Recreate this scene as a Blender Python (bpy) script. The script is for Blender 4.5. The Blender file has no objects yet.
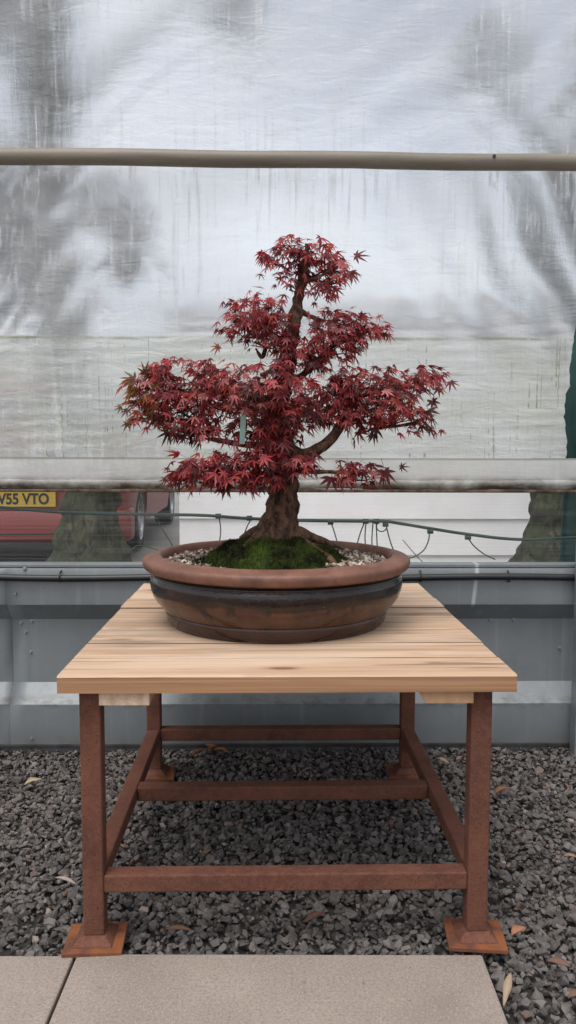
import bpy, bmesh, math, random
from mathutils import Vector, Matrix, noise

random.seed(7)
S = bpy.context.scene
C = S.collection
R = math.radians
PI = math.pi

# ------------------------------------------------------------------ helpers
class MB:
    """collects faces and links them as ONE mesh object"""
    def __init__(s): s.v = []; s.f = []; s.c = None
    def add(s, vs, fs):
        o = len(s.v); s.v += [tuple(p) for p in vs]; s.f += [tuple(i + o for i in f) for f in fs]
    def box(s, a, b, jit=0.0):
        x0, y0, z0 = a; x1, y1, z1 = b
        s.add([(x0,y0,z0),(x1,y0,z0),(x1,y1,z0),(x0,y1,z0),(x0,y0,z1),(x1,y0,z1),(x1,y1,z1),(x0,y1,z1)],
              [(0,3,2,1),(4,5,6,7),(0,1,5,4),(1,2,6,5),(2,3,7,6),(3,0,4,7)])
    def tube(s, pts, rad, n=10, bump=0.0, bscale=20.0, cap=True, flute=0.0):
        pts = [Vector(p) for p in pts]
        rads = rad if isinstance(rad, (list, tuple)) else [rad] * len(pts)
        up = Vector((0.31, 0.95, 0.05)); vs = []
        x = None
        for i, p in enumerate(pts):
            t = (pts[min(i+1, len(pts)-1)] - pts[max(i-1, 0)]).normalized()
            if x is None:
                x = t.cross(up).normalized()
            x = (x - t * x.dot(t)).normalized(); y = t.cross(x)
            for k in range(n):
                a = 2*PI*k/n; r = rads[i]
                d = x*math.cos(a) + y*math.sin(a)
                if flute: r *= 1 + flute*math.sin(5*a + 1.3 + i*0.05) + flute*0.6*math.sin(3*a + 0.4)
                q = p + d*r
                if bump: q += d * (bump * noise.noise(q*bscale) + bump*0.5*noise.noise(q*bscale*2.7))
                vs.append(q)
        fs = []
        m = len(pts)
        for i in range(m-1):
            for k in range(n):
                k2 = (k+1) % n
                fs.append((i*n+k, i*n+k2, (i+1)*n+k2, (i+1)*n+k))
        if cap:
            fs.append(tuple(range(n-1, -1, -1))); fs.append(tuple((m-1)*n+k for k in range(n)))
        s.add(vs, fs)
    def lathe(s, prof, n=128, center=(0,0,0), close=False):
        vs = []; m = len(prof); cx, cy, cz = center
        for r, z in prof:
            for k in range(n):
                a = 2*PI*k/n
                vs.append((cx + r*math.cos(a), cy + r*math.sin(a), cz + z))
        fs = []
        for i in range(m-1 if not close else m):
            j = (i+1) % m
            for k in range(n):
                k2 = (k+1) % n
                fs.append((i*n+k, i*n+k2, j*n+k2, j*n+k))
        s.add(vs, fs)
    def build(s, name, mat, parent=None, smooth=False, bevel=0.0, seg=2, auto=None):
        me = bpy.data.meshes.new(name); me.from_pydata(s.v, [], s.f); me.update()
        if s.c is not None:
            at = me.color_attributes.new('tint', 'FLOAT_COLOR', 'POINT')
            flat = []
            for c in s.c: flat += [c[0], c[1], c[2], 1.0]
            at.data.foreach_set('color', flat)
        o = bpy.data.objects.new(name, me); C.objects.link(o)
        if mat: me.materials.append(mat)
        if smooth:
            me.polygons.foreach_set('use_smooth', [True]*len(me.polygons))
            if auto is not None:
                me.set_sharp_from_angle(angle=R(auto))
        if bevel:
            b = o.modifiers.new('bevel', 'BEVEL'); b.width = bevel; b.segments = seg; b.limit_method = 'ANGLE'; b.angle_limit = R(40)
        if parent: o.parent = parent
        return o

def tag(o, label=None, cat=None, group=None, kind=None):
    if label: o['label'] = label
    if cat: o['category'] = cat
    if group: o['group'] = group
    if kind: o['kind'] = kind
    return o
def empty(name, loc=(0,0,0), rz=0.0):
    o = bpy.data.objects.new(name, None); C.objects.link(o); o.location = loc; o.rotation_euler.z = rz
    o.empty_display_size = 0.1
    return o
def spline(pts, n=6):
    """Catmull-Rom through pts (any dimension)"""
    out = []
    P = [pts[0]] + list(pts) + [pts[-1]]
    for i in range(1, len(P)-2):
        for k in range(n):
            t = k/n; a, b, c, d = P[i-1], P[i], P[i+1], P[i+2]
            out.append(tuple(0.5*((2*b[j]) + (-a[j]+c[j])*t + (2*a[j]-5*b[j]+4*c[j]-d[j])*t*t + (-a[j]+3*b[j]-3*c[j]+d[j])*t**3) for j in range(len(b))))
    out.append(tuple(pts[-1]))
    return out
def sp4(pts, n=6):
    q = spline(pts, n)
    return [p[:3] for p in q], [p[3] for p in q]

# ------------------------------------------------------------------ materials
class NT:
    def __init__(s, name):
        s.m = bpy.data.materials.new(name); s.m.use_nodes = True; s.t = s.m.node_tree; s.t.nodes.clear()
        s.out = s.n('ShaderNodeOutputMaterial')
    def n(s, typ, **kw):
        x = s.t.nodes.new(typ)
        for k, v in kw.items(): setattr(x, k, v)
        return x
    def set(s, x, **kw):
        for k, v in kw.items():
            k2 = k.replace('_', ' ')
            x.inputs[k2].default_value = v
        return x
    def l(s, a, b): s.t.links.new(a, b)
    def coord(s, scale=(1,1,1), rot=(0,0,0), loc=(0,0,0), kind='Object'):
        tc = s.n('ShaderNodeTexCoord'); mp = s.n('ShaderNodeMapping')
        mp.inputs['Scale'].default_value = scale; mp.inputs['Rotation'].default_value = rot; mp.inputs['Location'].default_value = loc
        s.l(tc.outputs[kind], mp.inputs['Vector']); return mp.outputs['Vector']
    def noise(s, vec, scale, detail=4, rough=0.55, dist=0.0):
        x = s.n('ShaderNodeTexNoise'); x.inputs['Scale'].default_value = scale; x.inputs['Detail'].default_value = detail
        x.inputs['Roughness'].default_value = rough; x.inputs['Distortion'].default_value = dist
        s.l(vec, x.inputs['Vector']); return x.outputs['Fac']
    def ramp(s, fac, stops):
        x = s.n('ShaderNodeValToRGB'); e = x.color_ramp.elements
        while len(e) < len(stops): e.new(0.5)
        for i, (p, c) in enumerate(stops):
            e[i].position = p; e[i].color = (c if len(c) == 4 else (*c, 1)) if isinstance(c, (tuple, list)) else (c, c, c, 1)
        s.l(fac, x.inputs['Fac']); return x.outputs['Color']
    def mix(s, fac, a, b, mode='MIX'):
        x = s.n('ShaderNodeMix', data_type='RGBA', blend_type=mode)
        for sock, v in ((x.inputs[0], fac), (x.inputs[6], a), (x.inputs[7], b)):
            if hasattr(v, 'is_linked') or isinstance(v, bpy.types.NodeSocket): s.l(v, sock)
            elif isinstance(v, (int, float)): sock.default_value = v if sock.type == 'VALUE' else (v, v, v, 1)
            else: sock.default_value = (*v, 1)
        return x.outputs[2]
    def math(s, op, a, b=None, c=None, clamp=False):
        x = s.n('ShaderNodeMath', operation=op, use_clamp=clamp)
        for i, v in enumerate((a, b, c)):
            if v is None: continue
            if isinstance(v, bpy.types.NodeSocket): s.l(v, x.inputs[i])
            else: x.inputs[i].default_value = v
        return x.outputs[0]
    def bump(s, h, strength=0.3, dist=0.01, normal=None):
        x = s.n('ShaderNodeBump'); x.inputs['Strength'].default_value = strength; x.inputs['Distance'].default_value = dist
        s.l(h, x.inputs['Height'])
        if normal is not None: s.l(normal, x.inputs['Normal'])
        return x.outputs['Normal']
    def principled(s, col, rough=0.6, normal=None, metal=0.0, spec=0.5, **kw):
        p = s.n('ShaderNodeBsdfPrincipled')
        for sock, v in ((p.inputs['Base Color'], col), (p.inputs['Roughness'], rough), (p.inputs['Metallic'], metal)):
            if isinstance(v, bpy.types.NodeSocket): s.l(v, sock)
            elif isinstance(v, (int, float)): sock.default_value = v
            else: sock.default_value = (*v, 1)
        p.inputs['Specular IOR Level'].default_value = spec
        for k, v in kw.items(): p.inputs[k.replace('_', ' ')].default_value = v
        if normal is not None: s.l(normal, p.inputs['Normal'])
        s.l(p.outputs[0], s.out.inputs['Surface']); return p
    def sepxyz(s, vec):
        x = s.n('ShaderNodeSeparateXYZ'); s.l(vec, x.inputs[0]); return x.outputs
    def attr(s, name):
        x = s.n('ShaderNodeAttribute'); x.attribute_name = name; return x.outputs['Color']

def simple(name, col, rough=0.6, var=0.15, scale=8, bumps=0.15, bscale=60, metal=0.0, spec=0.5):
    t = NT(name); v = t.coord()
    dark = tuple(c*(1-var) for c in col); light = tuple(min(1, c*(1+var)) for c in col)
    c = t.ramp(t.noise(v, scale, 5), [(0.3, dark), (0.7, light)])
    n = t.bump(t.noise(v, bscale, 4), bumps, 0.003)
    t.principled(c, rough, n, metal, spec); return t.m

M = {}
# weathered, sawn softwood boards (grain along x, tint per board)
def wood(name, tint=True, base=((0.50,0.335,0.205),(0.66,0.485,0.325)), axis=0, fr=22):
    t = NT(name)
    sc = [fr, fr, fr]; sc[axis] = 1.1
    sc2 = [190, 190, 190]; sc2[axis] = 4
    off = t.attr('tint') if tint else None
    v = t.coord(tuple(sc))
    if tint:
        o = t.n('ShaderNodeVectorMath', operation='MULTIPLY_ADD')
        t.l(off, o.inputs[0]); o.inputs[1].default_value = (7, 31, 17); t.l(v, o.inputs[2]); v = o.outputs[0]
    g1 = t.noise(v, 1.0, 6, 0.6, 1.4)
    w = t.n('ShaderNodeTexWave', wave_type='BANDS', bands_direction='Y' if axis == 0 else 'X')
    w.inputs['Scale'].default_value = 0.55; w.inputs['Distortion'].default_value = 7; w.inputs['Detail'].default_value = 3; w.inputs['Detail Scale'].default_value = 0.6
    t.l(v, w.inputs['Vector'])
    fine = t.noise(t.coord(tuple(sc2)), 1.0, 3, 0.6)
    c = t.ramp(g1, [(0.25, base[0]), (0.62, base[1])])
    c = t.mix(t.math('MULTIPLY', t.ramp(w.outputs['Fac'], [(0.35, 0.0), (0.95, 1.0)]), 0.34), c, (0.36, 0.20, 0.11))
    c = t.mix(t.math('MULTIPLY', t.ramp(fine, [(0.42, 1.0), (0.62, 0.0)]), 0.28), c, (0.33, 0.20, 0.12))
    if tint:
        s3 = t.sepxyz(off)
        c = t.mix(t.math('MULTIPLY', s3[0], 0.45), c, (0.66, 0.50, 0.37))
        c = t.mix(t.math('MULTIPLY', s3[1], 0.75), c, (0.40, 0.25, 0.155))
        # grey weathering in patches
        wp = t.math('MULTIPLY', t.ramp(t.noise(t.coord((2.2, 5, 5), loc=(-1.4, 0.2, 0)), 1.0, 4, 0.6), [(0.50, 0.0), (0.68, 1.0)]), t.ramp(t.noise(t.coord((2.5, 32, 32), loc=(1, 9, 0)), 1.0, 5, 0.65), [(0.40, 0.05), (0.58, 0.9)]))
        c = t.mix(wp, c, (0.21, 0.155, 0.115))
        # knots and dark weather streaks
        kn = t.n('ShaderNodeTexVoronoi'); kn.inputs['Scale'].default_value = 1.0
        t.l(t.coord((3.2, 9.0, 9.0), loc=(0.3, 0.1, 0)), kn.inputs['Vector'])
        c = t.mix(t.ramp(kn.outputs['Distance'], [(0.07, 1.0), (0.11, 0.35), (0.17, 0.0)]), c, (0.22, 0.11, 0.055))
        st = t.noise(t.coord((1.3, 26, 26), loc=(4.1, 2.0, 0)), 1.0, 6, 0.66, 0.7)
        c = t.mix(t.ramp(st, [(0.56, 0.0), (0.595, 0.28), (0.68, 0.60)]), c, (0.22, 0.135, 0.085))
        crk = t.noise(t.coord((1.8, 44, 44), loc=(2, 5, 0)), 1.0, 3, 0.5, 0.4)
        c = t.mix(t.ramp(crk, [(0.63, 0.0), (0.66, 0.6)]), c, (0.12, 0.07, 0.045))
        pale = t.noise(t.coord((0.9, 11, 11), loc=(9, 1, 0)), 1.0, 4, 0.6, 0.8)
        c = t.mix(t.ramp(pale, [(0.45, 0.0), (0.68, 0.6)]), c, (0.70, 0.55, 0.42))
    n = t.bump(t.math('ADD', t.math('MULTIPLY', fine, 0.6), g1), 0.25, 0.002)
    t.principled(c, 0.62, n, spec=0.35); return t.m
M['wood'] = wood('sawn_boards')
M['batten'] = wood('pale_batten', False, ((0.50,0.36,0.25),(0.66,0.50,0.37)), 1)
M['batten_brown'] = wood('brown_batten', False, ((0.36,0.20,0.10),(0.47,0.28,0.16)), 1)

def rust(name, orange=0.0):
    t = NT(name); v = t.coord()
    a = t.noise(v, 9, 6, 0.65); b = t.noise(v, 75, 4, 0.6); d = t.noise(v, 260, 3)
    c = t.ramp(a, [(0.28, (0.070,0.028,0.019)), (0.52, (0.125,0.049,0.031)), (0.74, (0.165,0.066,0.040))])
    c = t.mix(t.ramp(b, [(0.47, 0.0), (0.68, 0.50)]), c, (0.18, 0.072, 0.042))
    c = t.mix(t.ramp(d, [(0.56, 0.0), (0.68, 0.7)]), c, (0.040, 0.020, 0.016))
    if orange:
        c = t.mix(t.ramp(t.noise(v, 22, 5), [(0.40, 0.0), (0.60, orange)]), c, (0.235, 0.080, 0.028))
    n = t.bump(t.math('ADD', b, t.math('MULTIPLY', d, 0.7)), 0.4, 0.003)
    t.principled(c, 0.82, n, spec=0.3); return t.m
M['rust'] = rust('rusty_steel')
M['rust_orange'] = rust('orange_rust', 0.85)
M['weld'] = rust('weld_scale')

# glazed stoneware bonsai pot
t = NT('pot_glaze'); v = t.coord(); xyz = t.sepxyz(v); z = xyz[2]
wob = t.math('ADD', t.math('MULTIPLY', t.noise(t.coord((3.5, 3.5, 1)), 1.0, 2), 0.6), t.math('MULTIPLY', t.noise(t.coord((22, 22, 6)), 1.0, 4, 0.65), 0.4))
zz = t.math('ADD', z, t.math('MULTIPLY', t.math('SUBTRACT', wob, 0.5), 0.060))
spk = t.noise(v, 160, 3); mott = t.noise(v, 16, 6, 0.6)
clay = t.ramp(mott, [(0.3, (0.034,0.013,0.008)), (0.5, (0.066,0.025,0.014)), (0.72, (0.105,0.043,0.024))])
drip = t.noise(t.coord((22, 22, 0.9)), 1.0, 3, 0.5)
clay = t.mix(t.ramp(drip, [(0.60, 0.0), (0.66, 0.85)]), clay, (0.016, 0.008, 0.006))
band = t.ramp(mott, [(0.3, (0.008,0.005,0.004)), (0.75, (0.030,0.014,0.010))])
band = t.mix(t.ramp(spk, [(0.68, 0.0), (0.75, 0.6)]), band, (0.14, 0.09, 0.065))
fac = t.ramp(zz, [(0.0772, 0.0), (0.0785, 1.0)])
c = t.mix(fac, clay, band)
rimc = t.ramp(t.noise(v, 24, 6, 0.65), [(0.3, (0.105,0.046,0.030)), (0.5, (0.165,0.073,0.048)), (0.72, (0.225,0.108,0.074))])
rimc = t.mix(t.ramp(spk, [(0.62, 0.0), (0.72, 0.5)]), rimc, (0.12, 0.055, 0.04))
c = t.mix(t.ramp(z, [(0.1275, 0.0), (0.1295, 1.0)]), c, rimc)
c = t.mix(t.ramp(z, [(0.0300, 1.0), (0.0325, 0.0)]), c, t.ramp(mott, [(0.3, (0.030,0.014,0.010)), (0.7, (0.050,0.023,0.016))]))
rg = t.math('ADD', t.ramp(z, [(0.122, 0.13), (0.131, 0.55)]), t.math('MULTIPLY', t.math('SUBTRACT', t.noise(v, 30, 4), 0.5), 0.22))
t.principled(c, rg, t.bump(t.math('ADD', t.noise(v, 40, 4), t.math('MULTIPLY', spk, 0.4)), 0.30, 0.003), spec=0.46); M['pot'] = t.m

# stones: tint per stone
def stones(name, stops, rough=0.85, bscale=140):
    t = NT(name); a = t.sepxyz(t.attr('tint'))
    c = t.ramp(a[0], stops)
    v = t.coord()
    c = t.mix(t.math('MULTIPLY', t.ramp(t.noise(v, 90, 4), [(0.35, 0.0), (0.7, 1.0)]), 0.35), c, (0.20, 0.19, 0.185))
    t.principled(c, rough, t.bump(t.noise(v, bscale, 4), 0.35, 0.002), spec=0.35); return t.m
M['slate'] = stones('slate_chips', [(0.0,(0.042,0.036,0.032)),(0.45,(0.088,0.078,0.070)),(0.72,(0.142,0.127,0.114)),(0.86,(0.085,0.066,0.058)),(0.955,(0.17,0.16,0.15)),(0.985,(0.16,0.085,0.05)),(1.0,(0.30,0.26,0.22))])
M['grit'] = stones('soil_grit', [(0.0,(0.050,0.028,0.020)),(0.3,(0.15,0.080,0.050)),(0.5,(0.22,0.14,0.09)),(0.66,(0.42,0.34,0.25)),(1.0,(0.72,0.66,0.56))], 0.9, 300)
M['dirt'] = simple('dark_dirt', (0.035,0.031,0.028), 0.95, 0.4, 30, 0.6, 120)

# concrete paving
t = NT('paving_concrete'); v = t.coord()
a = t.noise(v, 5, 5); b = t.noise(v, 170, 3, 0.7); d = t.noise(v, 420, 2)
c = t.ramp(a, [(0.3, (0.240,0.195,0.160)), (0.7, (0.320,0.264,0.222))])
c = t.mix(t.ramp(b, [(0.40, 0.55), (0.52, 0.0)]), c, (0.17, 0.15, 0.135))
c = t.mix(t.ramp(d, [(0.58, 0.0), (0.68, 0.6)]), c, (0.44, 0.40, 0.37))
c = t.mix(t.ramp(t.noise(v, 48, 2), [(0.70, 0.0), (0.76, 0.6)]), c, (0.14, 0.12, 0.11))
t.principled(c, 0.88, t.bump(b, 0.35, 0.002), spec=0.3); M['paving'] = t.m

# painted/galvanised profile sheet
t = NT('grey_cladding'); v = t.coord(); xyz = t.sepxyz(v)
c = t.ramp(t.noise(v, 3.5, 6, 0.6), [(0.3, (0.168,0.184,0.190)), (0.7, (0.228,0.246,0.252))])
dr = t.noise(t.coord((34, 34, 1.6)), 1.0, 4, 0.6)
c = t.mix(t.ramp(dr, [(0.56, 0.0), (0.78, 0.5)]), c, (0.30, 0.32, 0.325))
c = t.mix(t.ramp(t.noise(t.coord((9, 9, 14)), 1.0, 6, 0.7), [(0.60, 0.0), (0.78, 0.55)]), c, (0.10, 0.105, 0.09))
c = t.mix(t.ramp(t.noise(v, 210, 2), [(0.66, 0.0), (0.74, 0.5)]), c, (0.09, 0.09, 0.085))
c = t.mix(t.math('MULTIPLY', t.ramp(xyz[2], [(0.0, 1.0), (0.075, 0.0)]), t.ramp(t.noise(v, 14, 5), [(0.35, 0.0), (0.65, 0.6)])), c, (0.11, 0.10, 0.085))
run = t.math('MULTIPLY', t.ramp(t.math('ABSOLUTE', t.math('SUBTRACT', t.math('ADD', xyz[0], t.math('MULTIPLY', xyz[2], -0.10)), 0.545)), [(0.003, 0.7), (0.008, 0.0)]), t.ramp(xyz[2], [(0.45, 0.0), (0.47, 1.0)]))
c = t.mix(run, c, (0.55, 0.57, 0.58))
gr = t.math('MULTIPLY', t.ramp(t.math('ABSOLUTE', t.math('SUBTRACT', xyz[2], 0.146)), [(0.006, 1.0), (0.028, 0.0)]), t.ramp(t.noise(t.coord((16, 16, 40)), 1.0, 5, 0.7), [(0.46, 0.0), (0.60, 0.7)]))
c = t.mix(gr, c, (0.12, 0.115, 0.10))
t.principled(c, 0.48, t.bump(t.noise(v, 60, 4), 0.05, 0.002), metal=0.25); M['clad'] = t.m
M['zinc'] = simple('grey_steel', (0.26,0.28,0.30), 0.45, 0.2, 12, 0.1, 90, 0.5)
M['black'] = simple('black_plastic', (0.012,0.012,0.013), 0.42, 0.3, 20, 0.1, 90)
M['cable'] = simple('dark_green_plastic', (0.010,0.042,0.026), 0.5, 0.3, 20, 0.1, 90)

# top crossbar: dirty, algae-stained tube
t = NT('stained_tube'); v = t.coord(); xyz = t.sepxyz(v)
c = t.ramp(t.noise(t.coord((2.2, 14, 30)), 1.0, 6, 0.65), [(0.28, (0.135,0.112,0.084)), (0.7, (0.25,0.215,0.168))])
c = t.mix(t.ramp(t.noise(t.coord((5, 40, 12)), 1.0, 5, 0.7), [(0.52, 0.0), (0.76, 0.65)]), c, (0.17, 0.15, 0.085))
c = t.mix(t.ramp(t.noise(v, 150, 2), [(0.68, 0.0), (0.75, 0.6)]), c, (0.06, 0.05, 0.035))
t.principled(c, 0.55, t.bump(t.noise(v, 120, 4), 0.15, 0.002)); M['tube'] = t.m

# weathered polythene: rough see-through film + milky scattering + algae
def film(name, milk=0.42, rough=0.30, algae=True, zline=None, clear=0.06, hem=False):
    t = NT(name); v = t.coord(); xyz = t.sepxyz(v)
    fine = t.noise(t.coord((60, 60, 14)), 1.0, 3)
    wr = t.noise(t.coord((7, 7, 26), rot=(0, 0.45, 0)), 1.0, 6, 0.62, 0.5)
    wr2 = t.noise(t.coord((24, 24, 4.5), rot=(0, 0.36, 0)), 1.0, 5, 0.6, 0.3)
    nrm = t.bump(t.math('ADD', t.math('ADD', wr, t.math('MULTIPLY', wr2, 0.7)), t.math('MULTIPLY', fine, 0.10)), 0.22 if hem else 0.55, 0.02)
    soft = t.bump(t.math('ADD', t.math('MULTIPLY', wr2, 0.7), t.math('MULTIPLY', wr, 0.5)), 0.14, 0.02)
    cl = t.noise(t.coord((2.3, 2.3, 2.6)), 1.0, 6, 0.62, 0.4)
    col = t.mix(t.ramp(cl, [(0.35, 0.0), (0.7, 1.0)]), (0.88, 0.90, 0.92), (0.97, 0.975, 0.98))
    mk = t.math('ADD', t.math('MULTIPLY', t.math('SUBTRACT', cl, 0.5), 0.9), milk, clamp=True)
    # pale vertical scratches
    scr = t.noise(t.coord((150, 150, 2.4)), 1.0, 2, 0.5)
    for k, (rr, sx) in enumerate(((0.75, 1.0), (-0.55, 1.0), (1.25, 0.8))):   # creases in the film, each family along its own direction
        cz = t.noise(t.coord((80*sx, 80*sx, 2.2), rot=(0, rr, 0), loc=(k*3.1, 0, k)), 1.0, 2, 0.5, 0.5)
        pa = t.noise(t.coord((1.6, 1.6, 1.9), loc=(k*5.3+1, 0, 2)), 1.0, 2)
        mk = t.math('ADD', mk, t.math('MULTIPLY', t.math('MULTIPLY', t.ramp(cz, [(0.58, 0.0), (0.68, 1.0)]), t.ramp(pa, [(0.44, 0.0), (0.60, 1.0)])), 0.42), clamp=True)
    mk = t.math('ADD', mk, t.math('MULTIPLY', t.math('MULTIPLY', t.ramp(scr, [(0.63, 0.0), (0.68, 1.0)]), t.ramp(t.noise(t.coord((2.2, 2.2, 3.0), loc=(2, 0, 5)), 1.0, 2), [(0.48, 0.0), (0.62, 1.0)])), 0.16), clamp=True)
    if algae:
        # tide line, drips below it and a greenish bloom towards the bottom
        wv = t.math('MULTIPLY', t.math('SUBTRACT', t.noise(t.coord((3, 3, 3)), 1.0, 3), 0.5), 0.02)
        zz = t.math('ADD', xyz[2], wv)
        below = t.ramp(t.math('SUBTRACT', zz, zline), [(0.0, 1.0), (0.006, 0.0)])
        ln = t.math('ABSOLUTE', t.math('SUBTRACT', zz, zline + 0.0))
        line = t.math('MULTIPLY', t.ramp(ln, [(0.001, 1.0), (0.006, 0.0)]), t.ramp(t.noise(t.coord((9, 9, 9)), 1.0, 4), [(0.42, 0.1), (0.6, 0.8)]))
        dn = t.noise(t.coord((120, 120, 2.6), loc=(3, 0, 0)), 1.0, 2, 0.4)
        drip = t.math('MULTIPLY', t.ramp(dn, [(0.655, 0.0), (0.70, 0.8)]), t.math('MULTIPLY', below, t.ramp(t.noise(t.coord((5, 5, 5), loc=(0, 0, 8)), 1.0, 3), [(0.40, 0.15), (0.6, 1.0)])))
        hz = t.noise(t.coord((3.0, 3.0, 60), loc=(0, 0, 3)), 1.0, 3, 0.5)
        drip = t.math('MAXIMUM', drip, t.math('MULTIPLY', t.math('MULTIPLY', t.ramp(hz, [(0.66, 0.0), (0.72, 0.5)]), below), t.ramp(cl, [(0.45, 0.0), (0.6, 1.0)])))
        bloom = t.math('MULTIPLY', below, t.ramp(t.noise(t.coord((4, 4, 7), loc=(7, 0, 0)), 1.0, 5), [(0.35, 0.15), (0.75, 0.60)]))
        col = t.mix(bloom, col, (0.58, 0.615, 0.44))
        st = t.math('MAXIMUM', line, drip)
        col = t.mix(st, col, (0.33, 0.335, 0.17))
        mk = t.math('ADD', mk, t.math('ADD', t.math('MULTIPLY', below, 0.34), t.math('MULTIPLY', st, 0.4)), clamp=True)
    if hem:
        dirt = t.noise(t.coord((9, 9, 14)), 1.0, 5, 0.65)
        low = t.ramp(xyz[2], [(0.836, 1.0), (0.875, 0.0)])
        st = t.math('MULTIPLY', t.math('ADD', low, 0.12), t.ramp(dirt, [(0.32, 0.1), (0.62, 1.0)]), clamp=True)
        col = t.mix(st, (0.83, 0.83, 0.79), (0.16, 0.12, 0.09))
        gm = t.ramp(xyz[2], [(0.921, 0.0), (0.926, 0.8), (0.930, 0.0)])
        col = t.mix(gm, col, (0.22, 0.22, 0.14))
    rf = t.set(t.n('ShaderNodeBsdfRefraction'), Roughness=rough, IOR=1.22); t.l(col, rf.inputs['Color']); t.l(soft, rf.inputs['Normal'])
    tr = t.n('ShaderNodeBsdfTranslucent'); t.l(col, tr.inputs['Color']); t.l(nrm, tr.inputs['Normal'])
    df = t.n('ShaderNodeBsdfDiffuse'); t.l(col, df.inputs['Color']); t.l(nrm, df.inputs['Normal'])
    gl = t.set(t.n('ShaderNodeBsdfGlossy'), Roughness=0.45); t.l(nrm, gl.inputs['Normal'])
    tp = t.n('ShaderNodeBsdfTransparent')
    def ms(f, a, b):
        x = t.n('ShaderNodeMixShader')
        if isinstance(f, bpy.types.NodeSocket): t.l(f, x.inputs[0])
        else: x.inputs[0].default_value = f
        t.l(a, x.inputs[1]); t.l(b, x.inputs[2]); return x.outputs[0]
    milkS = ms(0.42, tr.outputs[0], df.outputs[0])
    s = ms(mk, rf.outputs[0], milkS)
    s = ms(clear, s, tp.outputs[0])
    s = ms(0.035, s, gl.outputs[0])
    t.l(s, t.out.inputs['Surface']); return t.m
M['film'] = film('old_polythene', 0.44, 0.36, True, zline=1.305)
M['film_top'] = film('upper_polythene', 0.30, 0.38, False)
M['hem'] = film('rolled_hem', 0.90, 0.3, False, hem=True, clear=0.0)

# clear woven strip
t = NT('clear_woven_strip'); v = t.coord(); xyz = t.sepxyz(v)
ln = t.noise(t.coord((1.4, 1.4, 210)), 1.0, 2, 0.4)
f = t.math('ADD', t.math('MULTIPLY', t.ramp(ln, [(0.42, 0.0), (0.62, 1.0)]), 0.055), 0.008)
tp = t.n('ShaderNodeBsdfTransparent'); df = t.n('ShaderNodeBsdfDiffuse'); df.inputs['Color'].default_value = (0.72,0.73,0.74,1)
gl = t.set(t.n('ShaderNodeBsdfGlossy'), Roughness=0.12)
m1 = t.n('ShaderNodeMixShader'); t.l(f, m1.inputs[0]); t.l(tp.outputs[0], m1.inputs[1]); t.l(df.outputs[0], m1.inputs[2])
m2 = t.n('ShaderNodeMixShader'); m2.inputs[0].default_value = 0.03; t.l(m1.outputs[0], m2.inputs[1]); t.l(gl.outputs[0], m2.inputs[2])
t.l(m2.outputs[0], t.out.inputs['Surface']); M['clear'] = t.m

# leaves: colour per leaf, light passes through
def leafmat(name, trans=0.35, rough=0.5, spec=0.4):
    t = NT(name); c = t.attr('tint')
    v = t.coord()
    c2 = t.mix(t.math('MULTIPLY', t.noise(v, 120, 3), 0.5), c, t.mix(1.0, c, (0.55, 0.5, 0.5), 'MULTIPLY'))
    p = t.principled(c2, rough, spec=spec)
    tr = t.n('ShaderNodeBsdfTranslucent'); t.l(t.mix(1.0, c2, (1.5, 1.1, 1.1), 'MULTIPLY'), tr.inputs['Color'])
    m = t.n('ShaderNodeMixShader'); m.inputs[0].default_value = trans
    t.l(p.outputs[0], m.inputs[1]); t.l(tr.outputs[0], m.inputs[2]); t.l(m.outputs[0], t.out.inputs['Surface']); return t.m
M['maple'] = leafmat('maple_leaf', 0.42, 0.42, 0.5)
M['moss'] = leafmat('moss_green', 0.2, 0.9, 0.2)
M['foliage'] = leafmat('tree_leaf', 0.3)
M['dryleaf'] = leafmat('dry_leaf', 0.1, 0.8, 0.2)

def bark(name, a, b, moss=None, sc=30):
    t = NT(name); v = t.coord((1, 1, 0.45))
    n1 = t.noise(v, sc, 7, 0.68, 0.6); n2 = t.noise(v, sc*4, 4)
    c = t.ramp(n1, [(0.40, a), (0.60, b)])
    if moss: c = t.mix(t.ramp(t.noise(t.coord(), 9, 6, 0.7), [(0.40, 0.0), (0.62, 0.20 if sc > 40 else 0.8)]), c, t.mix(n2, tuple(k*0.35 for k in moss), tuple(k*1.7 for k in moss)))
    t.principled(c, 0.9, t.bump(t.math('ADD', n1, t.math('MULTIPLY', n2, 0.4)), 0.7, 0.006), spec=0.25); return t.m
M['bark'] = bark('bonsai_bark', (0.026,0.017,0.012), (0.175,0.092,0.056), (0.060,0.046,0.030), 60)
M['mossbark'] = bark('mossy_bark', (0.008,0.008,0.006), (0.070,0.063,0.046), (0.028,0.042,0.013), 22)
M['carred'] = simple('red_car_paint', (0.26,0.058,0.050), 0.40, 0.06, 3, 0.0, 30)
M['glass'] = simple('dark_car_glass', (0.012,0.015,0.017), 0.06, 0.1, 5, 0.0, 30)
M['rubber'] = simple('tyre_rubber', (0.018,0.018,0.018), 0.8, 0.2, 20, 0.3, 90)
M['alloy'] = simple('alloy_rim', (0.42,0.43,0.45), 0.35, 0.1, 20, 0.0, 90, 0.7)
M['plate'] = simple('yellow_plate', (0.56,0.37,0.045), 0.4, 0.05, 10, 0.0, 30)
M['ink'] = simple('black_ink', (0.012,0.012,0.012), 0.5, 0.1)
M['tail'] = simple('tail_lamp_red', (0.30,0.01,0.01), 0.15, 0.1)
M['trim'] = simple('grey_trim', (0.03,0.03,0.032), 0.7, 0.2)
M['white'] = simple('white_boards', (0.80,0.79,0.78), 0.55, 0.06, 4, 0.2, 40)
M['roof'] = simple('pale_roof', (0.55,0.56,0.57), 0.9, 0.2, 10, 0.3, 80)
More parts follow.
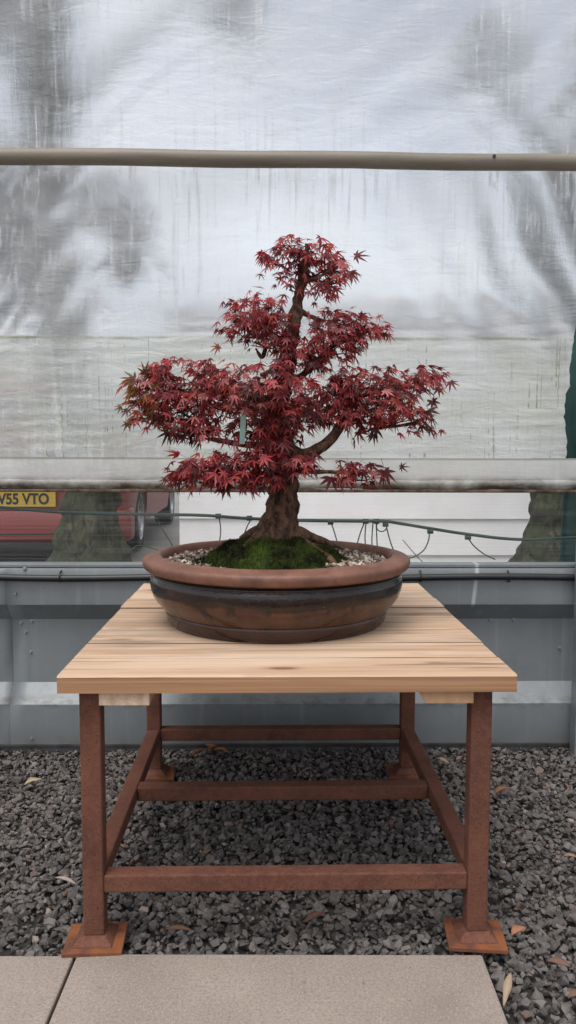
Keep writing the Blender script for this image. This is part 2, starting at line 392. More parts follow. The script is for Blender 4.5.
M['tarp'] = simple('teal_tarp', (0.012,0.058,0.050), 0.5, 0.35, 9, 0.3, 30)
M['label'] = simple('faded_green_label', (0.20,0.30,0.265), 0.55, 0.15, 30, 0.1, 90)
t = NT('rough_ground'); v = t.coord()
c = t.ramp(t.noise(v, 0.6, 6, 0.65), [(0.35, (0.16,0.16,0.145)), (0.58, (0.26,0.255,0.24)), (0.76, (0.12,0.14,0.07))])
c = t.mix(t.ramp(t.noise(v, 40, 4, 0.7), [(0.4, 0.0), (0.7, 0.6)]), c, (0.22, 0.21, 0.19))
t.principled(c, 0.95, t.bump(t.noise(v, 30, 5), 0.6, 0.02), spec=0.2); M['ground'] = t.m

# ------------------------------------------------------------------ the ground
WY = 2.515; WYAW = 0.0158
def wall_pt(u, w, z):
    """u along the wall, w away from the viewer"""
    c, s = math.cos(WYAW), math.sin(WYAW)
    return (c*u - s*w, WY + s*u + c*w, z)

mb = MB()
ys = [-120, -20, -4, 0, 1.2, 2.4, 2.60, 2.66, 3, 5, 9, 14, 25, 60, 160, 400]
xs = [-400, -120, -40, -15, -6, -3, 0, 3, 6, 15, 40, 120, 400]
vs = []
for y in ys:
    for x in xs:
        zb = -0.045 if y < 2.63 else 0.075
        if y > 3 and y < 30: zb += 0.02*noise.noise(Vector((x*0.4, y*0.4, 0)))
        vs.append((x, y, zb))
n = len(xs)
mb.add(vs, [(j*n+i, j*n+i+1, (j+1)*n+i+1, (j+1)*n+i) for j in range(len(ys)-1) for i in range(n-1)])
tag(mb.build('ground', M['ground']), kind='structure')

mb = MB(); mb.box((-1.9, -0.6, -0.04), (2.1, 2.56, -0.030)); tag(mb.build('gravel_bed', M['dirt']), kind='structure')

# paving slabs (far edge 1.44 m from the viewer)
def slab(x0, x1, y0, y1):
    mb = MB(); mb.box((x0, y0, -0.034), (x1, y1, 0.006))
    return tag(mb.build('paving_slab', M['paving'], bevel=0.004, seg=2), kind='structure')
slab(-1.17, -0.402, 0.84, 1.437)
slab(-0.3972, 0.370, 0.845, 1.443)
slab(-1.17, -0.402, 0.235, 0.833)
slab(-0.3972, 0.370, 0.24, 0.840)

# gravel
def rock_shapes(k, seed):
    rnd = random.Random(seed); out = []
    for _ in range(k):
        bm = bmesh.new()
        sx, sy, sz = rnd.uniform(0.8, 1.35), rnd.uniform(0.65, 1.0), rnd.uniform(0.4, 0.75)
        for i in range(13):
            d = Vector((rnd.gauss(0,1), rnd.gauss(0,1), rnd.gauss(0,1))).normalized() * rnd.uniform(0.8, 1.08)
            bm.verts.new((d.x*sx, d.y*sy, d.z*sz))
        r = bmesh.ops.convex_hull(bm, input=bm.verts)
        bmesh.ops.delete(bm, geom=[g for g in r['geom_interior'] if isinstance(g, bmesh.types.BMVert)], context='VERTS')
        bm.verts.ensure_lookup_table()
        for i, vv in enumerate(bm.verts): vv.index = i
        out.append(([vv.co.copy() for vv in bm.verts], [tuple(vv.index for vv in f.verts) for f in bm.faces]))
        bm.free()
    return out
RS = rock_shapes(40, 3)
def scatter(name, mat, n, place, rmin, rmax, label=None, seed=1, parent=None, smooth=False):
    rnd = random.Random(seed); V = []; F = []; T = []
    for i in range(n):
        p = place(rnd)
        if p is None: continue
        r = rmin + (rmax-rmin) * rnd.random()**1.7
        vs, fs = rnd.choice(RS)
        e = Matrix.Rotation(rnd.uniform(0, 2*PI), 3, 'Z') @ Matrix.Rotation(rnd.gauss(0, 0.5), 3, 'X') @ Matrix.Rotation(rnd.gauss(0, 0.5), 3, 'Y')
        o = len(V); g = rnd.random(); P = Vector(p)
        for q in vs: V.append(tuple(P + (e @ q)*r))
        F += [tuple(k+o for k in f) for f in fs]; T += [(g, rnd.random(), 0)] * len(vs)
    mb = MB(); mb.v = V; mb.f = F; mb.c = T
    o = mb.build(name, mat, parent, smooth=smooth)
    return o
def in_slab(x, y, m=0.0):
    return -1.17-m < x < 0.371+m and y < 1.44+m
def gravel_place(rnd):
    if rnd.random() < 0.84:
        x = rnd.uniform(-1.55, 1.75); y = rnd.uniform(1.42, 2.535)
    else:
        x = rnd.uniform(0.36, 1.5); y = rnd.uniform(0.75, 1.43)
    if in_slab(x, y, 0.008): return None
    h = 0.010*noise.noise(Vector((x*3, y*3, 0)))
    return (x, y, -0.016 + h*0.6 + rnd.uniform(-0.014, 0.010))
tag(scatter('gravel', M['slate'], 46000, gravel_place, 0.0050, 0.0148, seed=5), 'dark grey crushed slate gravel under and around the steel table', 'gravel', kind='stuff')

# fallen leaves and twigs on the gravel
def dry_leaf(loc, rz, L, W, col, label, curl=0.5, tilt=0.15):
    mb = MB(); n = 8; vs = []; cs = []
    for i in range(n+1):
        s = i/n; w = W * math.sin(PI*min(1, s*0.94+0.03))**0.8
        for k in (-1, -0.5, 0, 0.5, 1):
            zz = curl*W*(abs(k)**1.6) * (0.7+0.5*math.sin(s*5)) + 0.12*L*math.sin(s*2.6)
            vs.append(((s-0.5)*L, k*w*(1+0.12*math.sin(9*s+k*3)), zz)); cs.append(tuple(c*(0.8+0.35*(1-abs(k))) for c in col))
    fs = [(i*5+k, (i+1)*5+k, (i+1)*5+k+1, i*5+k+1) for i in range(n) for k in range(4)]
    mb.add(vs, fs); mb.c = cs
    o = mb.build('dry_leaf', M['dryleaf'], smooth=True)
    so = o.modifiers.new('thick', 'SOLIDIFY'); so.thickness = 0.0008
    o.location = loc; o.rotation_euler = (random.uniform(-tilt, tilt), random.uniform(-tilt, tilt), rz)
    return tag(o, label, 'leaf', 'dry leaves fallen on the gravel')
TAN = (0.42,0.24,0.13); PALE = (0.38,0.29,0.20); BRN = (0.17,0.095,0.06); RUS = (0.26,0.12,0.065)
dry_leaf((0.455,1.497,0.016), 0.5, 0.036, 0.012, (0.36,0.18,0.11), 'small curled orange tan leaf touching the right front foot of the table')
dry_leaf((0.388,1.335,0.012), 1.15, 0.075, 0.0065, PALE, 'long narrow pale dry leaf lying beside the paving slab edge', 0.3)
dry_leaf((0.50,1.40,0.014), -0.45, 0.042, 0.010, (0.19,0.115,0.085), 'broad brown leaf on the gravel near the photo right edge, above the pinkish one')
dry_leaf((0.505,1.315,0.013), 0.2, 0.036, 0.010, (0.20,0.12,0.09), 'pinkish brown leaf at the photo right edge, nearest the viewer')
dry_leaf((0.66,1.79,0.012), -0.2, 0.032, 0.009, (0.36,0.22,0.15), 'light orange leaf on gravel at far right, half way to the wall')
dry_leaf((0.60,2.15,0.012), 0.4, 0.050, 0.014, RUS, 'rust coloured leaf on gravel behind right leg near the metal wall')
dry_leaf((0.47,2.36,0.012), -0.6, 0.040, 0.010, PALE, 'small pale leaf on gravel close to the metal wall at right')
dry_leaf((-0.445,1.86,0.013), 0.15, 0.052, 0.010, PALE, 'pale flat leaf on gravel left of the left side rail')
dry_leaf((-0.485,1.68,0.013), -0.35, 0.055, 0.005, (0.40,0.33,0.28), 'thin grey straw like leaf on gravel left of the front leg')
dry_leaf((-0.72,2.20,0.012), 0.7, 0.050, 0.012, (0.44,0.36,0.24), 'beige leaf on gravel at far left near the metal wall')
dry_leaf((0.055,1.545,0.014), 0.5, 0.045, 0.008, (0.18,0.10,0.07), 'reddish brown leaf on gravel under the table, just in front of the front rail')
dry_leaf((-0.215,1.505,0.012), -0.2, 0.055, 0.006, BRN, 'dark brown thin leaf on gravel beside left front foot')
for (x, y, rz, L) in ((-0.27,2.42,0.2,0.05),(-0.235,2.455,1.0,0.045),(-0.205,2.43,-0.4,0.05),(-0.25,2.47,2.0,0.04)):
    dry_leaf((x, y, 0.012), rz, L, 0.014, (0.36,0.165,0.085), 'one of the little heap of orange brown leaves against the wall behind left rear leg', 0.6, 0.4)

# ------------------------------------------------------------------ low metal wall
wall = empty('metal_wall', wall_pt(0, 0, 0), WYAW)
tag(wall, 'low grey metal wall of horizontal trapezoid profile sheet behind the table', 'wall')
prof = [(0.004,-0.05),(0,0.002),(0,0.140),(0.046,0.200),(0.046,0.408),(0,0.464),(0,0.566),(0.004,0.578),(0.05,0.580)]
def clad(u0, u1, off):
    mb = MB(); nseg = max(2, int((u1-u0)/0.05)); vs = []
    for i in range(nseg+1):
        u = u0 + (u1-u0)*i/nseg
        for (w, zz) in prof:
            d = 0.0012*noise.noise(Vector((u*2.2, zz*6, off*40))) + 0.0008*noise.noise(Vector((u*9, zz*12, 1)))
            vs.append((u, w - off + d, zz))
    m = len(prof)
    mb.add(vs, [(i*m+k, (i+1)*m+k, (i+1)*m+k+1, i*m+k+1) for i in range(nseg) for k in range(m-1)])
    o = mb.build('cladding_sheet', M['clad'], wall, smooth=True, auto=25)
    so = o.modifiers.new('thick', 'SOLIDIFY'); so.thickness = 0.0012; so.offset = 1
    return o
clad(-2.1, -0.872, 0.0); clad(-0.888, 2.1, 0.0028)
mb = MB(); mb.box((-2.1, 0.006, 0.581), (2.1, 0.055, 0.592)); mb.build('top_flange', M['clad'], wall, bevel=0.002)
def screw(u, zz, w):
    mb = MB(); mb.lathe([(0.0001,-0.006),(0.0035,-0.006),(0.004,-0.003),(0.004,0),(0.0065,0.0005),(0.0065,0.002)], 10)
    o = mb.build('screw', M['zinc'], wall, smooth=True, auto=40); o.location = (u, w-0.0005, zz); o.rotation_euler = (-PI/2, 0, 0)
for (u, zz) in ((-0.86,0.395),(-0.825,0.40),(-0.845,0.365),(-0.83,0.30),(0.66,0.405),(0.735,0.405),(0.89,0.31)):
    screw(u, zz, 0.043-0.001)
for (u, zz) in ((-0.83,0.578),(-0.86,0.50),(-0.82,0.03),(-0.30,0.05)):
    screw(u, zz, -0.003)
mb = MB(); mb.box((-2.1, -0.012, 0.0), (2.1, -0.004, 0.011)); mb.build('base_strip', M['dirt'], wall, bevel=0.002)

post = empty('metal_post', wall_pt(0.926, -0.055, 0), WYAW)
tag(post, 'grey square steel post standing at the right end of the metal wall', 'post')
mb = MB(); mb.box((-0.022, -0.022, -0.02), (0.025, 0.025, 0.835)); mb.build('shaft', M['zinc'], post, bevel=0.004)
mb = MB(); mb.box((-0.026, -0.026, 0.836), (0.029, 0.029, 0.842)); mb.build('cap', M['black'], post, bevel=0.001)

# black water pipe clipped along the wall
pipe = empty('water_pipe', wall_pt(0, 0, 0), WYAW)
tag(pipe, 'black plastic water pipe clipped along the top of the metal wall', 'pipe')
mb = MB(); mb.tube([(-2.1 + i*0.1, -0.015 + 0.002*math.sin(i*1.3), 0.5525 + 0.003*math.sin(i*0.7+1)) for i in range(43)], 0.0108, 12)
mb.build('tube', M['black'], pipe, smooth=True, auto=50)
for u in (-0.715, 0.42, 0.70, -1.4, 1.5):
    mb = MB(); mb.tube([(u, -0.001, 0.572), (u, -0.012, 0.5695), (u, -0.024, 0.564), (u, -0.0285, 0.5525), (u, -0.022, 0.541), (u, -0.0045, 0.538)], 0.0024, 8)
    mb.build('clip', M['black'], pipe, smooth=True)

# ------------------------------------------------------------------ plastic film
def fold(u, zz):
    d = 0.0035*noise.noise(Vector((u*5, zz*9, 0))) + 0.0016*noise.noise(Vector((u*14, zz*22, 4)))
    # diagonal tension folds at both ends, soft horizontal sag waves below the tide line
    a = max(0.0, min(1.0, (-0.45-u)/0.4)); b = max(0.0, min(1.0, (u-0.25)/0.4))
    up = max(0.0, min(1.0, (zz-1.20)/0.15))
    d += 0.0060*a*up*math.sin((u*0.75 - zz*0.65)*60 + 3*noise.noise(Vector((u*3, zz*3, 2))))
    d += 0.0060*b*up*math.sin((u*0.9 + zz*0.42)*48 + 3*noise.noise(Vector((u*3, zz*3, 7))))
    lo = max(0.0, min(1.0, (1.40-zz)/0.12))
    d += 0.0040*lo*math.sin(zz*150 + 5*noise.noise(Vector((u*1.5, zz*2, 9))))*(0.4+0.6*abs(noise.noise(Vector((u*2, zz, 3)))))
    return d
def sheet(mb, u0, u1f, z0, z1, du=0.012, w0=0.045, fn=fold):
    nu = int((1.1-u0)/du) if callable(u1f) else int((u1f-u0)/du); nz = int((z1-z0)/du); vs = []
    for j in range(nz+1):
        zz = z0 + (z1-z0)*j/nz; u1 = u1f(zz) if callable(u1f) else u1f
        for i in range(nu+1):
            u = u0 + (u1-u0)*i/nu
            vs.append((u, w0 + fn(u, zz), zz))
    m = nu+1
    mb.add(vs, [(j*m+i, j*m+i+1, (j+1)*m+i+1, (j+1)*m+i) for j in range(nz) for i in range(nu)])
def tear(zz):
    if zz > 1.42: return 1.10
    k = max(0.0, min(1.0, (1.42-zz)/0.06))
    e = 0.895 + 0.026*max(0, min(1, (zz-1.22)/0.2)) + 0.010*noise.noise(Vector((0, 0, zz*13))) + 0.006*noise.noise(Vector((3, 0, zz*41)))
    e -= 0.012*max(0.0, 1-abs(zz-1.06)/0.07) + 0.004*max(0, (1.2-zz)/0.25)
    return 1.10*(1-k) + e*k
cur = empty('film_curtain', wall_pt(0, 0, 0), WYAW)
tag(cur, 'old translucent polythene curtain with green algae streaks and a torn right edge', 'plastic curtain')
mb = MB(); sheet(mb, -2.1, tear, 0.929, 1.832); sheet(mb, 1.135, 2.1, 0.929, 1.832)
mb.build('film_sheet', M['film'], cur, smooth=True)
def hemfold(u, zz):
    return 0.003*noise.noise(Vector((u*6, zz*14, 1))) - 0.004*math.sin(max(0, min(1, (0.929-zz)/0.09))*PI)
mb = MB(); sheet(mb, -2.1, 2.1, 0.846, 0.9285, 0.010, 0.038, hemfold)
o = mb.build('hem', M['hem'], cur, smooth=True)
# the hem runs round the roll tube
mb = MB()
pts = [(-2.1 + i*0.04, 0.045 + 0.001*math.sin(i), 0.845 + 0.0012*noise.noise(Vector((i*0.2, 0, 0)))) for i in range(106)]
mb.tube(pts, [0.0165 + 0.0022*noise.noise(Vector((i*0.31, 5, 0))) for i in range(106)], 16, 0.0012, 30)
mb.build('roll', M['hem'], cur, smooth=True, auto=60)
M['rail'] = bark('dirty_rail', (0.055,0.036,0.026), (0.16,0.11,0.08), None, 20)
mb = MB(); mb.box((-2.1, 0.030, 0.8185), (2.1, 0.062, 0.828)); mb.build('bottom_rail', M['rail'], cur, bevel=0.003)

up = empty('upper_film', wall_pt(0, 0, 0), WYAW)
tag(up, 'cloudy translucent polythene sheet stretched above the stained crossbar', 'plastic sheet')
def upfold(u, zz):
    return 0.003*noise.noise(Vector((u*4, zz*7, 11))) + 0.0014*noise.noise(Vector((u*12, zz*20, 14))) + 0.003*math.sin((u*0.8-zz*0.9)*34 + 4*noise.noise(Vector((u*2, zz*2, 5))))*max(0, min(1, (u-0.1)/0.2))
mb = MB(); sheet(mb, -2.1, 2.1, 1.838, 2.95, 0.016, 0.045, upfold); mb.build('film_sheet', M['film_top'], up, smooth=True)

bar = empty('crossbar', wall_pt(0, 0, 0), WYAW)
tag(bar, 'stained beige round crossbar running across the plastic film', 'crossbar')
mb = MB(); mb.tube([(-2.1 + i*0.1, -0.004, 1.834 + 0.0015*math.sin(i*0.9) - (i-21)*0.0004) for i in range(43)], 0.0245, 24, 0.0006, 12)
mb.build('tube', M['tube'], bar, smooth=True, auto=50)
mb = MB(); mb.tube([(0.62, -0.026, 1.840), (0.62, -0.032, 1.840)], 0.005, 10); mb.build('screw', M['black'], bar, smooth=True, auto=40)

win = empty('clear_strip', wall_pt(0, 0, 0), WYAW)
tag(win, 'narrow clear woven plastic strip between the rolled curtain hem and the metal wall', 'plastic strip')
mb = MB(); sheet(mb, -2.1, 2.1, 0.590, 0.822, 0.02, 0.052, lambda u, zz: 0.0012*noise.noise(Vector((u*5, zz*8, 21)))); mb.build('strip_sheet', M['clear'], win, smooth=True)

# green drip line hanging behind the strip
line = empty('drip_line', wall_pt(0, 0, 0), WYAW)
tag(line, 'dark green cable with clipped hanging loops strung behind the clear strip', 'cable')
W0 = 0.085
def zc(py): return 0.9634 + (447-py)*0.00327
def uc(px): return (px-288)*0.00327
path = [(-60,499),(0,507),(60,512),(120,514),(200,515),(245,518),(300,520),(360,521),(385,521),(400,523),(430,528),(470,534),(520,539),(576,537),(650,532)]
mb = MB(); mb.tube(spline([(uc(x), W0 + 0.004*math.sin(x), zc(y)) for x, y in path], 6), 0.0052, 8)
mb.build('main_cable', M['cable'], line, smooth=True, auto=60)
drops = [[(219,515),(221,530),(219,546),(215,560)],[(252,518),(247,528),(243,540),(240,556)],[(331,521),(335,532),(339,546),(343,560)],
         [(366,521),(361,534),(357,550),(355,566)],[(367,521),(366,536),(367,552),(368,566)],[(374,521),(373,540),(374,560),(376,572)],[(377,521),(378,540),(379,556),(380,566)],
         [(387,525),(391,540),(396,553),(402,562)],[(431,532),(430,541),(425,551),(414,558),(404,558)],[(470,538),(476,546),(486,554),(498,560)],
         [(152,513),(158,520),(163,530),(172,545),(176,556)],[(404,540),(418,556),(428,566)],[(131,551),(138,546),(150,548),(160,551)]]
for d in drops:
    mb = MB(); mb.tube(spline([(uc(x), W0+0.012, zc(y)) for x, y in d], 6), 0.0021 if len(d) > 3 else 0.0014, 6)
    mb.build('hanging_wire', M['cable'], line, smooth=True, auto=60)
for x, y in ((219,516),(331,522),(366,521),(377,521),(386,524),(431,531),(469,537),(250,518)):
    mb = MB(); mb.tube([(uc(x)-0.009, W0, zc(y)), (uc(x)+0.009, W0, zc(y))], 0.0085, 10); mb.build('clip', M['cable'], line, smooth=True, auto=50)
mb = MB(); mb.tube([(uc(382)+0.017*math.cos(a*PI/8), W0-0.004, zc(526)+0.017*math.sin(a*PI/8)) for a in range(17)], 0.0022, 6); mb.build('ring', M['cable'], line, smooth=True)

# ------------------------------------------------------------------ table
tbl = empty('work_table', (0.0014, 1.4465, 0), 0.0216)
tag(tbl, 'low display table with plank top on a rusty welded steel frame', 'table')
ZT = 0.5430; TH = 0.0325
mb = MB(); mb.c = []; vv = [0.0, 0.128, 0.248, 0.373, 0.498, 0.628, 0.752, 0.880, 1.009]
rnd = random.Random(12)
for k in range(8):
    a, b = vv[k]+(0.0030 if k else 0), vv[k+1]-0.0030
    x0 = -0.425 + (0 if k == 0 else rnd.uniform(-0.0012, 0.0015)); x1 = 0.425 + (0 if k == 0 else rnd.uniform(-0.0015, 0.0012))
    dz = 0 if k == 0 else rnd.uniform(-0.0018, 0.0012); tn = (rnd.random(), rnd.random(), rnd.random())
    ns = 34; o0 = len(mb.v); vs = []
    ch = 0.0012 if k else 0.003
    for i in range(ns+1):
        x = x0 + (x1-x0)*i/ns
        wb = 0.0007*noise.noise(Vector((x*4, k*3, 0)))
        z1 = ZT + dz + 0.0008*noise.noise(Vector((x*2, k*7, 1)))
        for (y, zz) in ((a+wb, ZT-TH), (b+wb, ZT-TH), (b+wb, z1-ch), (b-ch+wb, z1), (a+ch+wb, z1), (a+wb, z1-ch)):
            vs.append((x, y, zz))
    fs = [(i*6+j, (i+1)*6+j, (i+1)*6+(j+1) % 6, i*6+(j+1) % 6) for i in range(ns) for j in range(6)]
    fs = [f[::-1] for f in fs]
    fs.append(tuple(range(6))); fs.append(tuple(ns*6+j for j in range(5, -1, -1)))
    mb.add(vs, fs); mb.c += [tn]*len(vs)
top = mb.build('tabletop', M['wood'], tbl)
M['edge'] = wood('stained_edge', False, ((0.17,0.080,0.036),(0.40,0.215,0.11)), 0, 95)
M['joint'] = wood('shaded_joint', False, ((0.050,0.030,0.020),(0.10,0.060,0.038)), 0)  # gap shade painted into the joint faces as dark, grimy wood
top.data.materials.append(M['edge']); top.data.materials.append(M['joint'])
for p in top.data.polygons:                    # stained front edge of the first board, darkened gap faces of the others
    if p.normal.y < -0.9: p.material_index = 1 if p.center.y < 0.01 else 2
mb = MB(); mb.box((-0.3512, 0.010, ZT-TH-0.0265), (-0.2575, 0.985, ZT-TH-0.001)); mb.build('batten', M['batten'], tbl, bevel=0.0015)
mb = MB(); zb, zt = ZT-TH-0.0245, ZT-TH-0.001
mb.add([(0.257,0.008,zb),(0.347,0.008,zb),(0.347,0.985,zb),(0.257,0.985,zb),(0.243,0.008,zt),(0.347,0.008,zt),(0.347,0.985,zt),(0.243,0.985,zt)],
       [(0,3,2,1),(4,5,6,7),(0,1,5,4),(1,2,6,5),(2,3,7,6),(3,0,4,7)])
mb.build('batten', M['batten_brown'], tbl, bevel=0.0015)
LX = ((-0.392,-0.352),(0.348,0.388)); LV = ((0.026,0.066),(0.820,0.860))
def leg(u, v, tilt):
    mb = MB(); mb.box((u[0], v[0], 0.026), (u[1], v[1], ZT-TH-0.0008))
    l = mb.build('leg', M['rust'], tbl, bevel=0.004, seg=3)
    cx, cy = (u[0]+u[1])/2, (v[0]+v[1])/2
    mb = MB(); mb.box((-0.056, -0.052, 0.0), (0.056, 0.046, 0.0085))
    p = mb.build('base_plate', M['rust_orange'], l, bevel=0.0012); p.location = (cx, cy, 0.0045); p.rotation_euler.z = tilt
    mb = MB(); a, b = 0.039, 0.0225
    mb.add([(-a,-a,0.013),(a,-a,0.013),(a,a,0.013),(-a,a,0.013),(-b,-b,0.0275),(b,-b,0.0275),(b,b,0.0275),(-b,b,0.0275)],
           [(0,3,2,1),(4,5,6,7),(0,1,5,4),(1,2,6,5),(2,3,7,6),(3,0,4,7)])
    w = mb.build('weld_collar', M['weld'], l, bevel=0.003); w.location = (cx, cy, 0.0)
leg(LX[0], LV[0], 0.05); leg(LX[1], LV[0], -0.10); leg(LX[0], LV[1], 0.1); leg(LX[1], LV[1], -0.05)
r0, r1 = 0.1105, 0.1455
def rail(a, b):
    mb = MB(); mb.box((a[0], a[1], r0), (b[0], b[1], r1)); mb.build('rail', M['rust'], tbl, bevel=0.0035, seg=3)
rail((-0.3518,0.0285), (0.3478,0.0645)); rail((-0.3535,0.425), (0.3495,0.463)); rail((-0.3518,0.822), (0.3478,0.858))
rail((-0.3900,0.0664), (-0.3540,0.8196)); rail((0.3500,0.0664), (0.3860,0.8196))

# ------------------------------------------------------------------ pot, soil, moss
PX, PY = -0.0275, 1.94
pot = MB()
prof = [(0.0,0.0015),(0.238,0.0015),(0.254,0.0),(0.2615,0.0015),(0.2665,0.010),(0.2695,0.022),(0.2708,0.0280),(0.2692,0.0296),(0.2694,0.0308),(0.2722,0.0325),(0.2765,0.0375),(0.283,0.045),(0.2925,0.056),
        (0.2995,0.068),(0.3035,0.080),(0.3052,0.092),(0.3048,0.103),(0.3030,0.1105),(0.3000,0.1135),(0.2995,0.1155),(0.3035,0.1170),(0.3045,0.1190),(0.3030,0.1208),(0.3005,0.1220),(0.3010,0.1240),(0.3070,0.1265),
        (0.3150,0.1295),(0.3200,0.1340),(0.3230,0.1420),(0.3235,0.1480),(0.3218,0.1525),(0.3175,0.1555),(0.300,0.1600),(0.2870,0.1625),(0.2815,0.1620),(0.2780,0.1580),(0.2755,0.150),(0.2740,0.125),(0.272,0.095),(0.0,0.09)]
pr2 = []
for i in range(len(prof)):
    pr2.append(prof[i])
pot.lathe(pr2, 160)
vv2 = []
for (x, y, zz) in pot.v:
    k = 1 + 0.0035*noise.noise(Vector((x*5, y*5, zz*8))); vv2.append((x*k, y*k, zz + (0.0012*noise.noise(Vector((x*7, y*7, 3))) if zz > 0.05 else 0)))
pot.v = vv2
o = pot.build('bonsai_pot', M['pot'], smooth=True, auto=75); o.location = (PX, PY, ZT+0.0022)
tag(o, 'large round brown stoneware pot with dark glazed band and terracotta rim', 'pot')
SZ = ZT + 0.139
def mound(x, y):
    """height of the mossy root mound over the soil, local coordinates"""
    r = math.hypot((x+0.014)/0.180, (y+0.03)/0.236)
    e = r + 0.20*noise.noise(Vector((x*9, y*9, 2))) + 0.09*noise.noise(Vector((x*28, y*28, 6)))
    if e >= 1: return -0.02*(e-1)-0.002
    return 0.066*(1-e**1.6)**0.9 + 0.017*noise.noise(Vector((x*20, y*20, 0)))*min(1, (1-e)*5)
mb = MB(); mb.lathe([(0.0, 0.012), (0.12, 0.011), (0.22, 0.006), (0.2685, 0.0)], 64)
o = mb.build('soil', M['dirt'], smooth=True); o.location = (PX, PY, SZ-0.012); tag(o, 'dark potting soil filling the round pot under the grit', 'soil', kind='stuff')
def grit_place(rnd):
    a = rnd.uniform(0, 2*PI); r = 0.268*math.sqrt(rnd.random()); x, y = r*math.cos(a), r*math.sin(a)
    if mound(x, y) > 0.016: return None
    return (PX+x, PY+y, SZ + 0.002 + 0.010*(1-(r/0.27)**2) + rnd.uniform(-0.004, 0.005))
tag(scatter('grit', M['grit'], 6200, grit_place, 0.0038, 0.0098, seed=9, smooth=False), 'loose tan and white grit covering the soil in the pot', 'grit', kind='stuff')
mb = MB(); mb.c = []; n = 90; vs = []
idx = {}
fs = []
for j in range(n+1):
    for i in range(n+1):
        x = -0.22 + 0.44*i/n; y = -0.262 + 0.50*j/n
        vs.append((x, y, mound(x, y) + 0.004*noise.noise(Vector((x*60, y*60, 5)))))
for j in range(n):
    for i in range(n):
        q = (j*(n+1)+i, j*(n+1)+i+1, (j+1)*(n+1)+i+1, (j+1)*(n+1)+i)
        if max(vs[k][2] for k in q) > 0.0 and all(math.hypot(vs[k][0], vs[k][1]) < 0.268 for k in q): fs.append(q)
mb.add(vs, fs)
def mosscol(x, y, rnd):
    g = noise.noise(Vector((x*13, y*13, 8))) + 0.5*noise.noise(Vector((x*34, y*34, 1))) + rnd.uniform(-0.2, 0.2) + 0.25
    g = max(0, min(1, 0.16 + g*0.95))
    a = (0.016, 0.013, 0.007); b = (0.092, 0.145, 0.023)
    return tuple(a[k]*(1-g)+b[k]*g for k in range(3))
rnd = random.Random(4)
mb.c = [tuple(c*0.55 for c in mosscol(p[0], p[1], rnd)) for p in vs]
# short moss blades
for _ in range(26000):
    x = rnd.uniform(-0.205, 0.205); y = rnd.uniform(-0.258, 0.2)
    h = mound(x, y)
    if h < 0.002 or math.hypot(x, y) > 0.266: continue
    c = mosscol(x, y, rnd); s = rnd.uniform(0.0012, 0.0024); L = rnd.uniform(0.004, 0.0105); a = rnd.uniform(0, 2*PI)
    dx, dy = math.cos(a)*s, math.sin(a)*s; lx, ly = rnd.gauss(0, 0.4)*L, rnd.gauss(0, 0.4)*L
    o0 = len(mb.v)
    mb.v += [(x-dx, y-dy, h-0.002), (x+dx, y+dy, h-0.002), (x+lx, y+ly, h+L)]
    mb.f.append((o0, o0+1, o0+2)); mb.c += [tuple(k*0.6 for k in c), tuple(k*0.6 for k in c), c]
o = mb.build('moss_mound', M['moss'], smooth=False); o.location = (PX, PY, SZ)
tag(o, 'dark green moss mound around the bonsai roots inside the pot', 'moss')

# ------------------------------------------------------------------ the maple bonsai
def tp(px, py, dy=0.0):
    """front elevation of the tree, metres around the trunk foot"""
    return Vector(((px-288)*0.0024, PY+dy, 0.9634+(447-py)*0.00243))
bon = empty('bonsai_tree', tp(280, 530))
BO = Vector(bon.location)
tag(bon, 'red leaved Japanese maple bonsai with layered foliage pads and flared trunk base', 'bonsai tree')
def tl(px, py, dy=0.0): return tp(px, py, dy) - BO
def q4(px, py, dy, r): v = tl(px, py, dy); return (v.x, v.y, v.z, r)
def branch_mesh(pts, n=14, bump=0.004, cap=True, fl=0.0):
    p, r = sp4(pts, 7); mb = MB(); mb.tube(p, r, n, bump, 38, cap, fl); return mb
tr = branch_mesh([q4(278,560,0,0.100),q4(278,546,0,0.072),q4(278,534,0,0.054),q4(280,522,0,0.0445),q4(282,508,0,0.0385),q4(283,490,0.0,0.0345),q4(282,465,0.0,0.034),q4(279,440,0.006,0.032),
                  q4(276,420,0.012,0.029),q4(279,400,0.014,0.025),q4(284,380,0.010,0.021),q4(288,360,0.004,0.018),q4(292,340,-0.002,0.0155),q4(295,320,-0.004,0.0135),q4(298,300,0.0,0.0115),q4(302,283,0.004,0.011),q4(305,266,0.0,0.008),q4(307,250,-0.004,0.004)], 32, 0.009, True, 0.10)
